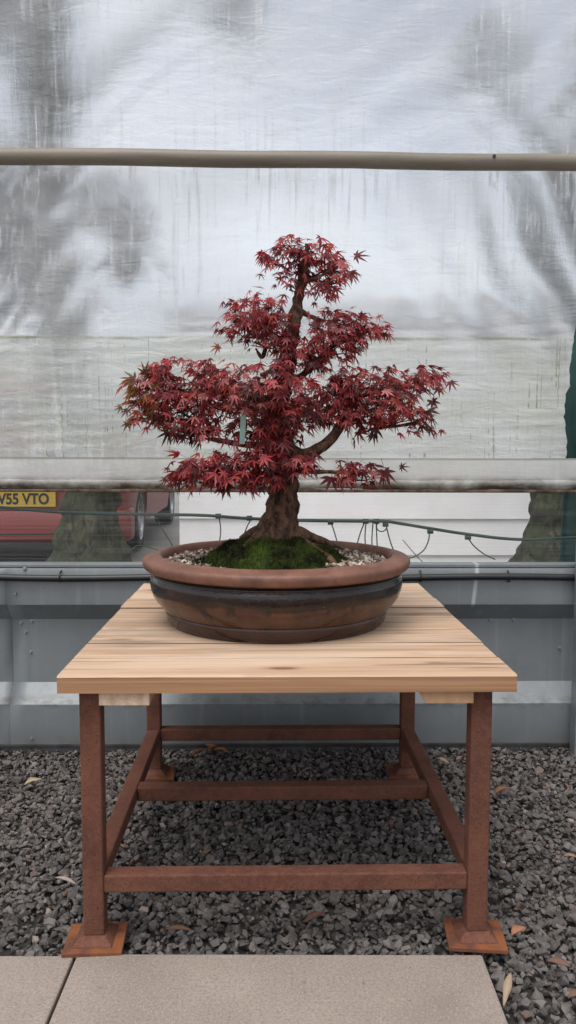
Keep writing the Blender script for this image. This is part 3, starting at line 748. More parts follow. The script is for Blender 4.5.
# surface roots
roots = [[q4(270,536,-0.02,0.024),q4(256,540,-0.05,0.018),q4(243,549,-0.075,0.010),q4(233,556,-0.09,0.003)],
         [q4(290,536,-0.02,0.022),q4(303,542,-0.045,0.016),q4(317,549,-0.075,0.013),q4(330,556,-0.10,0.010),q4(338,563,-0.115,0.004)],
         [q4(292,532,0.0,0.022),q4(308,537,0.01,0.015),q4(326,543,0.02,0.009),q4(345,551,0.03,0.003)],
         [q4(268,532,0.01,0.022),q4(252,534,0.04,0.013),q4(238,541,0.06,0.004)],
         [q4(281,540,-0.035,0.020),q4(283,549,-0.07,0.010),q4(286,557,-0.10,0.003)]]
for r in roots:
    b = branch_mesh(r, 10, 0.003); tr.add(b.v, b.f)
tr.build('trunk', M['bark'], bon, smooth=True)
branches = [
 [q4(278,446,0.0,0.018),q4(262,446,-0.02,0.011),q4(240,444,-0.04,0.007),q4(215,440,-0.05,0.0055),q4(190,434,-0.05,0.004),q4(165,428,-0.03,0.003)],
 [q4(282,445,0.0,0.022),q4(300,456,-0.03,0.017),q4(316,450,-0.04,0.0145),q4(330,440,-0.03,0.0125),q4(342,424,-0.02,0.011),q4(350,405,0.0,0.008),q4(375,392,0.0,0.006),q4(410,388,0.0,0.004),q4(436,382,0.0,0.002)],
 [q4(285,378,0.0,0.013),q4(298,380,-0.03,0.009),q4(314,366,-0.03,0.008),q4(330,350,-0.02,0.006),q4(352,340,0.0,0.005),q4(378,328,0.0,0.003)],
 [q4(290,345,0.0,0.011),q4(276,342,-0.03,0.008),q4(262,334,-0.03,0.006),q4(240,326,-0.02,0.003)],
 [q4(279,402,0.0,0.014),q4(262,400,-0.05,0.010),q4(240,396,-0.07,0.008),q4(212,394,-0.05,0.006),q4(180,394,-0.02,0.004),q4(150,392,0.0,0.002)],
 [q4(281,470,0.0,0.012),q4(262,474,-0.05,0.008),q4(236,474,-0.08,0.006),q4(205,476,-0.07,0.004),q4(182,478,-0.06,0.002)],
 [q4(284,466,0.0,0.011),q4(304,470,-0.05,0.007),q4(330,471,-0.07,0.005),q4(360,472,-0.06,0.003),q4(386,470,-0.05,0.0015)],
 [q4(287,362,0.0,0.010),q4(276,372,-0.06,0.007),q4(262,380,-0.10,0.004)],
 [q4(280,410,0.01,0.014),q4(285,408,0.07,0.010),q4(300,400,0.13,0.006),q4(320,394,0.17,0.003)],
 [q4(296,312,0.0,0.009),q4(310,316,0.05,0.006),q4(326,318,0.09,0.003)],
 [q4(279,412,0.01,0.014),q4(262,408,0.07,0.010),q4(235,402,0.13,0.006),q4(210,396,0.16,0.003)],
 [q4(301,288,0.0,0.006),q4(318,282,-0.01,0.004),q4(340,272,-0.02,0.002)],
 [q4(266,350,-0.02,0.006),q4(262,360,-0.03,0.005),q4(256,352,-0.03,0.003)],
]
for b in branches: branch_mesh(b, 9, 0.002).build('branch', M['bark'], bon, smooth=True)

LOBES = [(-128, 0.40), (-84, 0.66), (-42, 0.90), (0, 1.0), (42, 0.90), (84, 0.66), (128, 0.40)]
def maple_leaf(mb, pos, d, nrm, size, col, rnd, droop):
    d = d.normalized(); nrm = (nrm - d*nrm.dot(d)).normalized(); s = d.cross(nrm)
    wid = rnd.uniform(0.065, 0.105)
    lob = LOBES if rnd.random() < 0.6 else LOBES[1:-1]
    pts = []
    sp = rnd.uniform(0.80, 1.05)
    for i, (a, L) in enumerate(lob):
        a2 = R(a*sp) + rnd.gauss(0, 0.05); L2 = L*rnd.uniform(0.9, 1.1)
        ca, sa = math.cos(a2), math.sin(a2)
        if i == 0: pts.append((-0.05, -0.03 if False else -0.04, 0))
        for (f, w) in ((0.36, -wid*1.05), (0.60, -wid*0.80), (1.0, 0), (0.60, wid*0.80), (0.36, wid*1.05)):
            pts.append((ca*f*L2 - sa*w, sa*f*L2 + ca*w, 1 if w else 2))
        if i < len(lob)-1:
            am = R((a+lob[i+1][0])/2*sp); rr = 0.24*min(L, lob[i+1][1])/0.8
            pts.append((math.cos(am)*rr, math.sin(am)*rr, 0))
    o0 = len(mb.v); V = [(0, 0, 0)] + pts
    fold_ = rnd.uniform(0.05, 0.30)
    for (x, y, k) in V:
        r2 = x*x + y*y
        zz = -droop*r2*0.55 - fold_*abs(y)*0.6 + (0.05 if k == 0 else 0)
        p = pos + d*(x*size) + s*(y*size) + nrm*(zz*size)
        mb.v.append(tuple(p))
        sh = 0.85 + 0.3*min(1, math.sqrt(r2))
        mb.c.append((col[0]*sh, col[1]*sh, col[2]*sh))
    m = len(pts)
    for i in range(m-1): mb.f.append((o0, o0+1+i, o0+2+i))
    # petiole
    b = pos - d*(size*rnd.uniform(0.35, 0.7)) + nrm*size*rnd.uniform(-0.1, 0.25); w = s*(0.014*size)
    o1 = len(mb.v); mb.v += [tuple(pos-w), tuple(pos+w), tuple(b+w), tuple(b-w)]; mb.f.append((o1, o1+1, o1+2, o1+3)); mb.c += [(0.10, 0.02, 0.02)]*4

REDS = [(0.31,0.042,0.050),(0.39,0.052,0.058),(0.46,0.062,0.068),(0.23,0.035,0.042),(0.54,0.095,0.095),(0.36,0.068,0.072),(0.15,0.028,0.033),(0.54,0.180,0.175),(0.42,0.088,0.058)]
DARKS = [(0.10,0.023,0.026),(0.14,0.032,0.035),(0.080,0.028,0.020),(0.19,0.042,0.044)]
ORNG = [(0.42,0.125,0.042),(0.25,0.125,0.036),(0.44,0.095,0.048),(0.14,0.105,0.034),(0.17,0.115,0.036)]
# pads: list of lobes (px, py, rx, ry, depth offset, depth radius), leaf count, leaf size range
pads = [
 ([(302,253,32,9,0.0,0.065),(288,266,32,12,-0.01,0.06),(318,272,28,13,0.0,0.06),(334,281,20,13,-0.02,0.05),(322,297,13,11,-0.02,0.04),(290,288,12,10,-0.02,0.04)], 240, (0.021,0.036), 0.0),
 ([(256,313,28,12,-0.02,0.075),(248,330,26,16,-0.03,0.08),(276,334,22,18,-0.03,0.07),(268,345,24,10,-0.05,0.06),(292,356,20,9,-0.06,0.05)], 275, (0.022,0.036), 0.0),
 ([(338,330,34,13,-0.02,0.08),(362,334,24,11,-0.01,0.07),(330,350,30,15,-0.04,0.08),(318,362,16,8,-0.03,0.06)], 270, (0.022,0.036), 0.0),
 ([(160,392,30,18,-0.03,0.09),(188,376,38,14,-0.03,0.10),(150,412,24,16,-0.05,0.08),(180,410,34,20,-0.06,0.10),(215,398,30,22,-0.05,0.10),(190,430,22,11,-0.07,0.06),(216,434,20,8,-0.08,0.05)], 450, (0.025,0.041), 0.22),
 ([(262,380,32,12,-0.09,0.09),(250,396,34,14,-0.11,0.10),(290,394,30,14,-0.10,0.10),(270,412,34,10,-0.08,0.09),(306,412,24,14,0.02,0.10),(248,428,22,9,-0.05,0.07),(276,432,22,14,-0.09,0.05),(262,444,24,8,-0.09,0.05)], 370, (0.025,0.040), 0.02),
 ([(366,384,36,14,-0.04,0.10),(372,404,40,18,-0.06,0.11),(422,384,24,15,-0.02,0.08),(400,420,34,13,-0.04,0.09),(350,418,24,15,-0.05,0.08),(344,392,18,16,-0.05,0.07)], 440, (0.024,0.040), 0.0),
 ([(246,460,42,8,-0.10,0.09),(206,468,34,9,-0.11,0.09),(282,460,34,8,-0.10,0.08),(198,478,26,9,-0.09,0.07),(245,476,38,9,-0.10,0.08),(300,466,18,7,-0.06,0.06)], 300, (0.026,0.043), 0.02),
 ([(338,466,20,7,-0.08,0.05),(366,472,24,10,-0.07,0.06),(350,480,16,8,-0.07,0.05)], 34, (0.028,0.043), 0.0),
 ([(300,408,40,14,0.13,0.06),(235,404,38,16,0.14,0.06),(285,430,26,12,0.09,0.05),(330,400,28,16,0.15,0.05)], 170, (0.026,0.040), 0.0),
]
def foliage_pad(lobes, n, srange, orange, seed):
    rnd = random.Random(seed); mb = MB(); mb.c = []
    wt = [l[2]*l[3] for l in lobes]
    pc = Vector((sum(l[0] for l in lobes)/len(lobes), 0, 0))
    for _ in range(int(n*1.42)):
        l = rnd.choices(lobes, wt)[0]
        # a point biased to the outer, upper shell of the lobe
        while True:
            u = Vector((rnd.uniform(-1,1), rnd.uniform(-1,1), rnd.uniform(-1,1)))
            if u.length <= 1 and (u.length > 0.55 or rnd.random() < 0.35): break
        if u.z < 0 and rnd.random() < 0.35: u.z *= -1
        c = tl(l[0], l[1], l[4])
        pos = c + Vector((u.x*l[2]*0.00245, u.y*l[5], u.z*l[3]*0.00280))
        if rnd.random() < 0.10: pos = c + (pos - c)*rnd.uniform(1.1, 1.4)
        pos += Vector((rnd.gauss(0, 0.007), rnd.gauss(0, 0.007), rnd.gauss(0, 0.005)))
        # leaves point outward from the trunk and hang
        out = Vector((pos.x - tl(285, 0).x, pos.y - 0.03, 0)); out = out.normalized() if out.length > 1e-4 else Vector((1,0,0))
        loc = Vector((u.x, u.y*0.8, 0)); 
        d = out*0.7 + loc*0.8 + Vector((rnd.gauss(0,0.45), rnd.gauss(0,0.45), 0)); d = d.normalized()
        dr = rnd.uniform(0.05, 0.95) if rnd.random() < 0.78 else rnd.uniform(0.9, 2.2)
        d.z = -dr + 0.55*max(0, u.z)
        nr = Vector((rnd.gauss(0,0.35), rnd.gauss(0,0.35), 1)) + d*0.2
        size = 0.91 * rnd.uniform(*srange) * (0.62 + 0.38*rnd.random()**0.6)
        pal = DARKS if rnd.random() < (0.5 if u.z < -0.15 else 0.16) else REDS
        if orange and u.x < -0.1 and l[0] < 185 and rnd.random() < orange*2.6: pal = ORNG
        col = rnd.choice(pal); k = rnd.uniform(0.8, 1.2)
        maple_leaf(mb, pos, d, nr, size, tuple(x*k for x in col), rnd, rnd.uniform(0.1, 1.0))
    # fine twigs inside the pad
    for _ in range(max(4, n//12)):
        l = rnd.choices(lobes, wt)[0]
        a = tl(l[0]*0.8+285*0.2, l[1]+l[3]*0.7, l[4]*0.7); b = tl(l[0]+rnd.uniform(-1,1)*l[2]*0.85, l[1]+rnd.uniform(-0.8,0.5)*l[3], l[4]+rnd.uniform(-0.7,0.7)*l[5])
        mid = (a+b)/2 + Vector((0, 0, rnd.uniform(-0.012, 0.004)))
        o0 = len(mb.v); mb.tube([a, mid, b], [0.0022, 0.0016, 0.0008], 5); mb.c += [(0.05, 0.025, 0.02)]*(len(mb.v)-o0)
    return mb.build('foliage', M['maple'], bon, smooth=False)
for i, (lobes, n, sr, og) in enumerate(pads): foliage_pad(lobes, n, sr, og, 50+i)
# single big leaves that stand out
rnd = random.Random(99); mb = MB(); mb.c = []
for (px, py, dx, dz, sz, col) in ((221,352,-1,-0.5,0.026,(0.26,0.075,0.025)),(140,383,-1,0.15,0.042,(0.13,0.060,0.022)),(150,377,0.3,0.9,0.034,(0.11,0.055,0.020)),(192,428,0.2,-1,0.048,(0.070,0.018,0.018)),
        (172,433,-0.5,-0.9,0.042,(0.085,0.020,0.020)),(330,476,-0.3,-1,0.040,(0.17,0.03,0.032)),(382,470,0.3,-0.9,0.044,(0.17,0.028,0.032)),(398,466,1,0.1,0.022,(0.08,0.02,0.02)),(352,268,1,0.1,0.034,(0.19,0.03,0.032)),
        (347,283,0.8,-0.8,0.034,(0.15,0.026,0.03)),(318,294,-0.3,-0.9,0.034,(0.18,0.026,0.028)),(227,482,-0.2,-0.8,0.044,(0.17,0.04,0.04)),(253,470,0.3,-0.8,0.044,(0.19,0.04,0.042)),(200,470,-1,-0.2,0.042,(0.10,0.025,0.024)),(372,428,0.2,-1,0.036,(0.07,0.018,0.018))):
    p = tl(px, py, -0.07)
    maple_leaf(mb, p, Vector((dx, -0.25, dz)), Vector((0.1, -0.9, 0.5)), sz, col, rnd, 0.4)
mb.build('foliage', M['maple'], bon)

# plastic plant label hanging in the tree
mb = MB(); mb.box((-0.0062, -0.0008, -0.038), (0.0062, 0.0008, 0.036))
o = mb.build('plant_label', M['label'], bevel=0.0006); o.location = tp(246, 429, -0.150); o.rotation_euler = (0.05, 0.04, 0.25)
tag(o, 'faded green plastic strip tucked upright among the lower left bonsai branches', 'plant label')

# ------------------------------------------------------------------ outside, behind the film
def crown(parent, blobs, n, size, cols, seed, mat):
    rnd = random.Random(seed); mb = MB(); mb.c = []
    wt = [b[3]**2 for b in blobs]
    for _ in range(n):
        b = rnd.choices(blobs, wt)[0]
        u = Vector((rnd.gauss(0,1), rnd.gauss(0,1), rnd.gauss(0,1))).normalized() * (rnd.random()**0.45)
        p = Vector(b[:3]) + Vector((u.x, u.y, u.z*0.8))*b[3]
        if noise.noise(p*1.6) < -0.12: continue
        d = Vector((rnd.gauss(0,1), rnd.gauss(0,1), rnd.gauss(0,0.6)-0.3)).normalized(); nr = Vector((rnd.gauss(0,0.6), rnd.gauss(0,0.6), 1)); s = d.cross(nr).normalized()
        L = size*rnd.uniform(0.7, 1.3); c = rnd.choice(cols); k = rnd.uniform(0.7, 1.3); c = tuple(x*k for x in c)
        o0 = len(mb.v); mb.v += [tuple(p), tuple(p+d*L*0.5+s*L*0.28), tuple(p+d*L), tuple(p+d*L*0.5-s*L*0.28)]
        mb.f.append((o0, o0+1, o0+2, o0+3)); mb.c += [c]*4
    return mb.build('crown', mat, parent)
GRN = [(0.040,0.060,0.020),(0.055,0.080,0.026),(0.030,0.046,0.018),(0.075,0.095,0.035)]
def big_tree(name, x, y, pts, limbs, blobs, n, size, label, seed, fl=0.10):
    t = empty(name, (x, y, 0.07)); tag(t, label, 'tree', 'trees standing beyond the plastic film')
    p, r = sp4(pts, 8); mb = MB(); mb.tube(p, r, 40, 0.045, 7, True, fl)
    for l in limbs:
        p, r = sp4(l, 6); mb.tube(p, r, 9, 0.006, 14)
    mb.build('trunk', M['mossbark'], t, smooth=True)
    if blobs: crown(t, blobs, n, size, GRN, seed, M['foliage'])
    return t
# left mossy trunk in front of the car
big_tree('mossy_tree', -1.235, 4.95,
    [(0,0,-0.15,0.42),(0,0,0.02,0.33),(0,0,0.16,0.265),(0.0,0,0.30,0.205),(0.01,0,0.45,0.170),(0.02,0,0.60,0.155),(0.0,0,1.0,0.150),(-0.06,0,1.6,0.145),(-0.12,0,2.2,0.13),(-0.05,0,3.0,0.11),(0.1,0,4.2,0.07)],
    [[(-0.1,0,1.9,0.07),(-0.4,-0.1,2.3,0.05),(-0.9,-0.2,2.9,0.03)],[(-0.1,0,2.1,0.06),(0.25,-0.5,2.15,0.035),(0.45,-0.95,1.95,0.02),(0.55,-1.25,1.75,0.010)],[(-0.06,0,2.6,0.05),(0.4,0.1,3.1,0.03),(0.9,0.1,3.4,0.02)]],
    [(-0.9,0.2,2.6,0.55),(-1.3,0.3,1.9,0.45),(-0.5,0.1,3.4,0.55),(0.45,-0.9,1.95,0.16),(0.55,-1.25,1.72,0.12),(0.9,0.1,3.3,0.22)], 3200, 0.10,
    'mossy tree trunk with spreading roots in front of the red car at left', 1)
# right mossy trunk with roots running left
big_tree('mossy_tree', 1.55, 4.55,
    [(0,0,-0.15,0.40),(0,0,0.05,0.32),(0,0,0.20,0.25),(0.0,0,0.36,0.185),(0.0,0,0.50,0.160),(-0.01,0,0.7,0.145),(0.02,0,1.2,0.14),(0.1,0,2.0,0.125),(0.2,0,3.0,0.1),(0.2,0,4.4,0.06)],
    [[(-0.10,-0.05,0.26,0.10),(-0.22,-0.12,0.16,0.085),(-0.38,-0.2,0.13,0.05),(-0.55,-0.25,0.10,0.02)],[(0.1,0,1.9,0.06),(-0.3,0.1,2.5,0.035),(-0.7,0.1,2.9,0.02)],[(0.1,0,2.2,0.06),(0.7,0.1,2.9,0.03)]],
    [(0.4,0.2,2.9,0.5),(-0.6,0.2,2.9,0.28),(0.9,0.2,2.6,0.5),(0.3,0.1,3.8,0.5)], 1700, 0.10,
    'mossy tree trunk at the right with a root spreading toward the white shed', 2)
# further trees
big_tree('bushy_tree', -3.3, 9.2, [(0,0,-0.1,0.25),(0,0,0.6,0.17),(0.1,0,2,0.14),(0,0,4,0.06)], [[(0.05,0,1.6,0.07),(0.7,0,2.6,0.04)],[(0,0,1.8,0.07),(-0.8,0,2.8,0.04)]],
    [(0,0,3.2,0.9),(0.8,0,2.6,0.6),(-0.9,0,2.7,0.8),(-0.3,0,4.2,0.7)], 2300, 0.17, 'leafy tree far behind the red car, seen as a dark blur through the film', 3)
big_tree('bushy_tree', 3.2, 10.0, [(0,0,-0.1,0.28),(0,0,0.6,0.19),(-0.1,0,2,0.15),(0,0,4.4,0.06)], [[(0.05,0,1.9,0.07),(0.8,0,3.0,0.04)],[(0,0,2.0,0.07),(-0.9,0,3.2,0.04)]],
    [(0,0,3.4,0.9),(-0.7,0,3.0,0.5),(0.9,0,3.1,0.8),(0.1,0,4.4,0.6)], 1800, 0.17, 'leafy tree behind the white shed, seen as a dark blur at upper right', 4)
# white boarded shed
shed = empty('garden_shed', (0, 5.25, 0.07), 0.01)
tag(shed, 'white boarded shed seen through the clear strip behind the pot', 'shed')
mb = MB(); zb = -0.06
while zb < 1.62:
    h = 0.243; mb.add([(-0.715,0.0,zb),(3.4,0.0,zb),(3.4,0.016,zb+h-0.004),(-0.715,0.016,zb+h-0.004),(-0.715,0.03,zb),(3.4,0.03,zb),(3.4,0.03,zb+h-0.004),(-0.715,0.03,zb+h-0.004)],
        [(0,3,2,1)[::-1],(4,5,6,7)[::-1],(0,1,5,4),(1,2,6,5),(2,3,7,6),(3,0,4,7)]); zb += h-0.002
mb.build('front_wall', M['white'], shed)
mb = MB(); mb.box((-0.70, 0.034, -0.02), (3.38, 2.2, 1.66)); mb.build('body', M['white'], shed)
mb = MB(); mb.add([(-0.75,-0.03,1.665),(3.5,-0.03,1.665),(3.5,2.3,1.90),(-0.75,2.3,1.90),(-0.75,-0.03,1.72),(3.5,-0.03,1.72),(3.5,2.3,1.955),(-0.75,2.3,1.955)],
    [(0,3,2,1),(4,5,6,7),(0,1,5,4),(1,2,6,5),(2,3,7,6),(3,0,4,7)]); mb.build('roof', M['roof'], shed)

# teal tarpaulin hanging at the right
mb = MB(); nu, nz = 40, 30; vs = []
for j in range(nz+1):
    for i in range(nu+1):
        u = i/nu; zz = j/nz
        vs.append((1.105 + 0.018*noise.noise(Vector((0, 0, zz*6))) * (1-u) + u*0.75, 3.22 + 0.035*math.sin(u*26 + 2*noise.noise(Vector((u*4, zz*2, 0)))) + 0.02*noise.noise(Vector((u*6, zz*5, 3))), 0.06 + zz*1.72 - 0.06*abs(math.sin(u*6))*zz))
mb.add(vs, [(j*(nu+1)+i, j*(nu+1)+i+1, (j+1)*(nu+1)+i+1, (j+1)*(nu+1)+i) for j in range(nz) for i in range(nu)])
o = mb.build('tarpaulin', M['tarp'], smooth=True); so = o.modifiers.new('thick', 'SOLIDIFY'); so.thickness = 0.003
tag(o, 'dark teal tarpaulin hanging outside, showing through the torn film at right', 'tarpaulin')

# red hatchback
car = empty('parked_car', (-2.03, 6.0, 0.075), R(2.0))
tag(car, 'red hatchback with yellow rear number plate parked behind the left mossy tree', 'car')
HW = 0.82
def loft(secs, n_mid):
    vs = []; m = len(secs[0][1])
    for y, sec in secs:
        for (x, zz) in sec: vs.append((x, y, zz))
    fs = [(i*m+k, i*m+(k+1) % m, (i+1)*m+(k+1) % m, (i+1)*m+k) for i in range(len(secs)-1) for k in range(m)]
    fs.append(tuple(range(m-1, -1, -1))); fs.append(tuple((len(secs)-1)*m+k for k in range(m)))
    return vs, fs
def lower(w, zb, zt, crown_=0.02):
    h = [(w*0.86, zb), (w*0.965, zb+0.05), (w*0.985, zb+0.18), (w, zb+0.33), (w*0.992, (zb+zt)/2+0.14), (w*0.955, zt-0.05), (w*0.90, zt)]
    return [(x, zz) for x, zz in h] + [(0, zt+crown_)] + [(-x, zz) for x, zz in reversed(h)]
st = [(0.00,0.90,0.22,0.88),(0.05,0.955,0.20,0.92),(0.14,0.985,0.19,0.95),(0.35,1.0,0.20,0.96),(0.8,1.0,0.19,0.95),(1.5,1.0,0.18,0.93),(2.3,1.0,0.18,0.92),(2.75,1.0,0.18,0.92),(3.1,0.99,0.19,0.86),(3.5,0.965,0.20,0.80),(3.75,0.90,0.22,0.72),(3.86,0.80,0.27,0.60)]
vs, fs = loft([(y, lower(HW*w, zb, zt)) for y, w, zb, zt in st], 0)
mb = MB(); mb.add(vs, fs); body = mb.build('body', M['carred'], car, smooth=True, auto=32)
# wheel openings cut through the body
cut = MB()
for wy in (0.78, 3.18):
    for sx in (-1, 1):
        k = 28; o0 = len(cut.v)
        ring = [(wy + 0.335*math.cos(2*PI*i/k), 0.285 + 0.335*math.sin(2*PI*i/k)) for i in range(k)]
        x0, x1 = (0.60, 0.95) if sx > 0 else (-0.95, -0.60)
        cut.add([(x0, a, b) for a, b in ring] + [(x1, a, b) for a, b in ring],
                [(i, (i+1) % k, k+(i+1) % k, k+i)[::-1] for i in range(k)] + [tuple(range(k)), tuple(range(2*k-1, k-1, -1))])
co = cut.build('cutter', M['trim'], car)
bm_ = bmesh.new(); bm_.from_mesh(co.data); bmesh.ops.recalc_face_normals(bm_, faces=bm_.faces); bm_.to_mesh(co.data); bm_.free()
bm_ = bmesh.new(); bm_.from_mesh(body.data); bmesh.ops.recalc_face_normals(bm_, faces=bm_.faces); bm_.to_mesh(body.data); bm_.free()
md = body.modifiers.new('arches', 'BOOLEAN'); md.object = co; md.operation = 'DIFFERENCE'; md.solver = 'EXACT'
bpy.context.view_layer.update()
dg = bpy.context.evaluated_depsgraph_get()
me2 = bpy.data.meshes.new_from_object(body.evaluated_get(dg)); body.modifiers.clear(); body.data = me2
bpy.data.objects.remove(co)
# cabin
def upper(w, wr, zb, zt):
    h = [(w, zb), (w*0.5+wr*0.5, (zb+zt)/2+0.03), (wr, zt-0.03), (wr-0.06, zt)]
    return h + [(0, zt+0.015)] + [(-x, zz) for x, zz in reversed(h)]
cs = [(0.06,0.70,0.64,0.93,0.98),(0.22,0.71,0.60,0.94,1.28),(0.42,0.72,0.58,0.94,1.40),(1.1,0.73,0.60,0.93,1.45),(1.8,0.73,0.59,0.92,1.42),(2.2,0.72,0.57,0.92,1.30),(2.75,0.70,0.60,0.91,0.96)]
vs, fs = loft([(y, upper(w, wr, zb, zt)) for y, w, wr, zb, zt in cs], 0)
mb = MB(); mb.add(vs, fs); mb.build('cabin', M['carred'], car, smooth=True, auto=32)
mb = MB(); mb.add([(-0.58,0.075,1.02),(0.58,0.075,1.02),(0.53,0.205,1.27),(-0.53,0.205,1.27)], [(0,1,2,3)]); o = mb.build('rear_window', M['glass'], car)
o.modifiers.new('thick', 'SOLIDIFY').thickness = 0.012
for sx in (-1, 1):
    mb = MB(); mb.add([(sx*0.715,0.50,0.97),(sx*0.72,1.20,0.97),(sx*0.63,1.20,1.36),(sx*0.615,0.62,1.34)], [(0,1,2,3)]); mb.add([(sx*0.72,1.26,0.97),(sx*0.715,2.25,0.97),(sx*0.605,1.95,1.30),(sx*0.63,1.26,1.36)], [(0,1,2,3)])
    o = mb.build('side_window', M['glass'], car); o.modifiers.new('thick', 'SOLIDIFY').thickness = 0.03
    o.modifiers['thick'].offset = 0
    mb = MB(); mb.box((sx*0.66-0.075, -0.012, 0.64), (sx*0.66+0.075, 0.10, 0.90)); mb.build('tail_light', M['tail'], car, bevel=0.02, seg=3)
mb = MB(); bp = []
for y, w in ((0.20,0.83),(0.05,0.82),(-0.02,0.76),(-0.045,0.60)): bp.append((w, y))
outl = bp + [(-x, y) for x, y in reversed(bp)]
for (za, zb2, ins) in ((0.285,0.335,0.03),(0.335,0.50,0.0),(0.50,0.53,0.025)):
    pass
k = len(outl); zl = [(0.17,0.05),(0.20,0.012),(0.27,0.0),(0.36,0.0),(0.395,0.015),(0.405,0.07)]
vs = [(x*(1-ins*0.4), y+ins, zz) for zz, ins in zl for x, y in outl]
mb.add(vs, [(j*k+i, j*k+i+1, (j+1)*k+i+1, (j+1)*k+i) for j in range(len(zl)-1) for i in range(k-1)]); mb.add([(x*0.9, y+0.02, 0.20) for x, y in outl], [tuple(range(k))])
o = mb.build('rear_bumper', M['carred'], car, smooth=True, auto=40); o.modifiers.new('thick', 'SOLIDIFY').thickness = 0.01
mb = MB(); mb.box((-0.70, -0.052, 0.225), (0.70, -0.030, 0.237)); mb.build('bumper_strip', M['trim'], car, bevel=0.003)
mb = MB(); mb.box((-0.62, 0.0, 0.105), (0.62, 0.2, 0.185)); mb.build('underside', M['trim'], car)
pl = MB(); pl.box((-0.24, -0.036, 0.436), (0.29, -0.018, 0.555)); plate = pl.build('number_plate', M['plate'], car, bevel=0.003)
tc = bpy.data.curves.new('plate_text', 'FONT'); tc.body = 'V55 VTO'; tc.size = 0.104; tc.extrude = 0.0008; tc.align_x = 'CENTER'; tc.align_y = 'CENTER'; tc.offset = 0.0032; tc.space_character = 1.0
tc.materials.append(M['ink'])
to = bpy.data.objects.new('plate_text', tc); C.objects.link(to); bpy.context.view_layer.update()
tm = bpy.data.meshes.new_from_object(to.evaluated_get(bpy.context.evaluated_depsgraph_get())); bpy.data.objects.remove(to)
lt = bpy.data.objects.new('lettering', tm); C.objects.link(lt); lt.parent = plate; lt.location = (0.052, -0.0375, 0.492); lt.rotation_euler = (PI/2, 0, 0); lt.scale = (0.93, 1.08, 1)
if not tm.materials: tm.materials.append(M['ink'])
for wy in (0.78, 3.18):
    for sx in (-1, 1):
        mb = MB(); mb.lathe([(0.195,-0.09),(0.27,-0.088),(0.286,-0.06),(0.288,0),(0.286,0.06),(0.27,0.088),(0.195,0.09)], 40, close=True)
        wh = mb.build('wheel', M['rubber'], car, smooth=True, auto=40); wh.location = (sx*0.715, wy, 0.29); wh.rotation_euler = (0, PI/2*sx, 0)
        mb = MB(); mb.lathe([(0.0,0.062),(0.04,0.07),(0.05,0.055),(0.055,0.02),(0.03,0.0),(0.0,0.0)], 24)
        mb.lathe([(0.196,0.088),(0.185,0.080),(0.175,0.02),(0.18,-0.05),(0.196,-0.08)], 40)
        for q in range(7):
            a = 2*PI*q/7; ca, sa = math.cos(a), math.sin(a)
            def W(r, s): return (ca*r - sa*s, sa*r + ca*s)
            P = [W(0.035,-0.022), W(0.035,0.022), W(0.182,0.03), W(0.182,-0.03)]
            mb.add([(x, y, 0.060) for x, y in P] + [(x, y, 0.035) for x, y in P], [(0,3,2,1)[::-1],(4,5,6,7)[::-1],(0,1,5,4),(1,2,6,5),(2,3,7,6),(3,0,4,7)])
        mb.build('rim', M['alloy'], wh)

# ------------------------------------------------------------------ light, sky, camera
SUN_EL, SUN_AZ = R(68), R(205)      # azimuth clockwise from +Y
w = bpy.data.worlds.new('World'); S.world = w; w.use_nodes = True; nt = w.node_tree; nt.nodes.clear()
out = nt.nodes.new('ShaderNodeOutputWorld'); bg = nt.nodes.new('ShaderNodeBackground'); bg.inputs['Strength'].default_value = 0.15
sky = nt.nodes.new('ShaderNodeTexSky'); sky.sky_type = 'NISHITA'; sky.sun_disc = False; sky.sun_elevation = SUN_EL; sky.sun_rotation = SUN_AZ
sky.air_density = 1.0; sky.dust_density = 3.0; sky.ozone_density = 1.0
hs = nt.nodes.new('ShaderNodeHueSaturation'); hs.inputs['Saturation'].default_value = 0.27
nt.links.new(sky.outputs[0], hs.inputs['Color'])
tcn = nt.nodes.new('ShaderNodeTexCoord'); nz = nt.nodes.new('ShaderNodeTexNoise'); nz.inputs['Scale'].default_value = 3.2; nz.inputs['Detail'].default_value = 6; nz.inputs['Roughness'].default_value = 0.58
mpn = nt.nodes.new('ShaderNodeMapping'); mpn.inputs['Scale'].default_value = (1, 1, 2.2); nt.links.new(tcn.outputs['Generated'], mpn.inputs['Vector']); nt.links.new(mpn.outputs[0], nz.inputs['Vector'])
cr = nt.nodes.new('ShaderNodeValToRGB'); cr.color_ramp.elements[0].position = 0.36; cr.color_ramp.elements[0].color = (0.72,0.74,0.78,1); cr.color_ramp.elements[1].position = 0.66; cr.color_ramp.elements[1].color = (1.28,1.26,1.24,1)
nt.links.new(nz.outputs['Fac'], cr.inputs['Fac'])
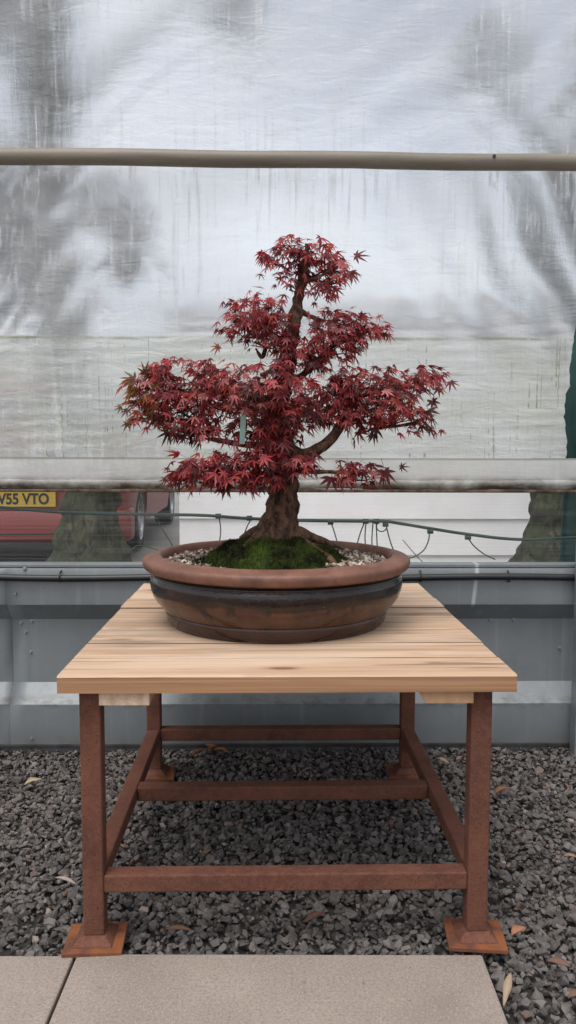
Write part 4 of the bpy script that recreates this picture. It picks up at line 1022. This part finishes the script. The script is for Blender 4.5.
mx = nt.nodes.new('ShaderNodeMix'); mx.data_type = 'RGBA'; mx.blend_type = 'MULTIPLY'; mx.inputs[0].default_value = 1.0
nt.links.new(hs.outputs[0], mx.inputs[6]); nt.links.new(cr.outputs[0], mx.inputs[7])
nt.links.new(mx.outputs[2], bg.inputs['Color']); nt.links.new(bg.outputs[0], out.inputs['Surface'])
sd = bpy.data.lights.new('Sun', 'SUN'); sd.energy = 0.9; sd.angle = R(35); sd.color = (1.0, 0.965, 0.92)
so = bpy.data.objects.new('Sun', sd); C.objects.link(so)
dirv = Vector((math.sin(SUN_AZ)*math.cos(SUN_EL), math.cos(SUN_AZ)*math.cos(SUN_EL), math.sin(SUN_EL)))
so.rotation_euler = dirv.to_track_quat('Z', 'Y').to_euler(); so.location = dirv*20

cd = bpy.data.cameras.new('Camera'); cam = bpy.data.objects.new('Camera', cd); C.objects.link(cam)
cd.sensor_fit = 'VERTICAL'; cd.sensor_height = 24; cd.sensor_width = 24; cd.lens = 800*24/1024; cd.clip_start = 0.05; cd.clip_end = 1000
pitch, roll = 0.0813, 0.0024
F = Vector((0, math.cos(pitch), -math.sin(pitch))); RX = Vector((1,0,0)); U = RX.cross(F)
R2 = RX*math.cos(roll) + U*math.sin(roll); U2 = U*math.cos(roll) - RX*math.sin(roll)
mw = Matrix((( R2.x, U2.x, -F.x, 0), (R2.y, U2.y, -F.y, 0), (R2.z, U2.z, -F.z, 0.9635), (0,0,0,1)))
cam.matrix_world = mw
S.camera = cam
S.render.engine = 'CYCLES'
S.cycles.use_denoising = True
try: S.cycles.denoiser = 'OPENIMAGEDENOISE'
except Exception: pass
S.cycles.max_bounces = 10; S.cycles.transparent_max_bounces = 12; S.cycles.transmission_bounces = 8; S.cycles.diffuse_bounces = 4; S.cycles.glossy_bounces = 4
S.view_settings.view_transform = 'Standard'; S.view_settings.look = 'None'; S.view_settings.gamma = 1.0; S.view_settings.use_curve_mapping = False
S.view_settings.exposure = 0.62
S.render.resolution_x = 576; S.render.resolution_y = 1024
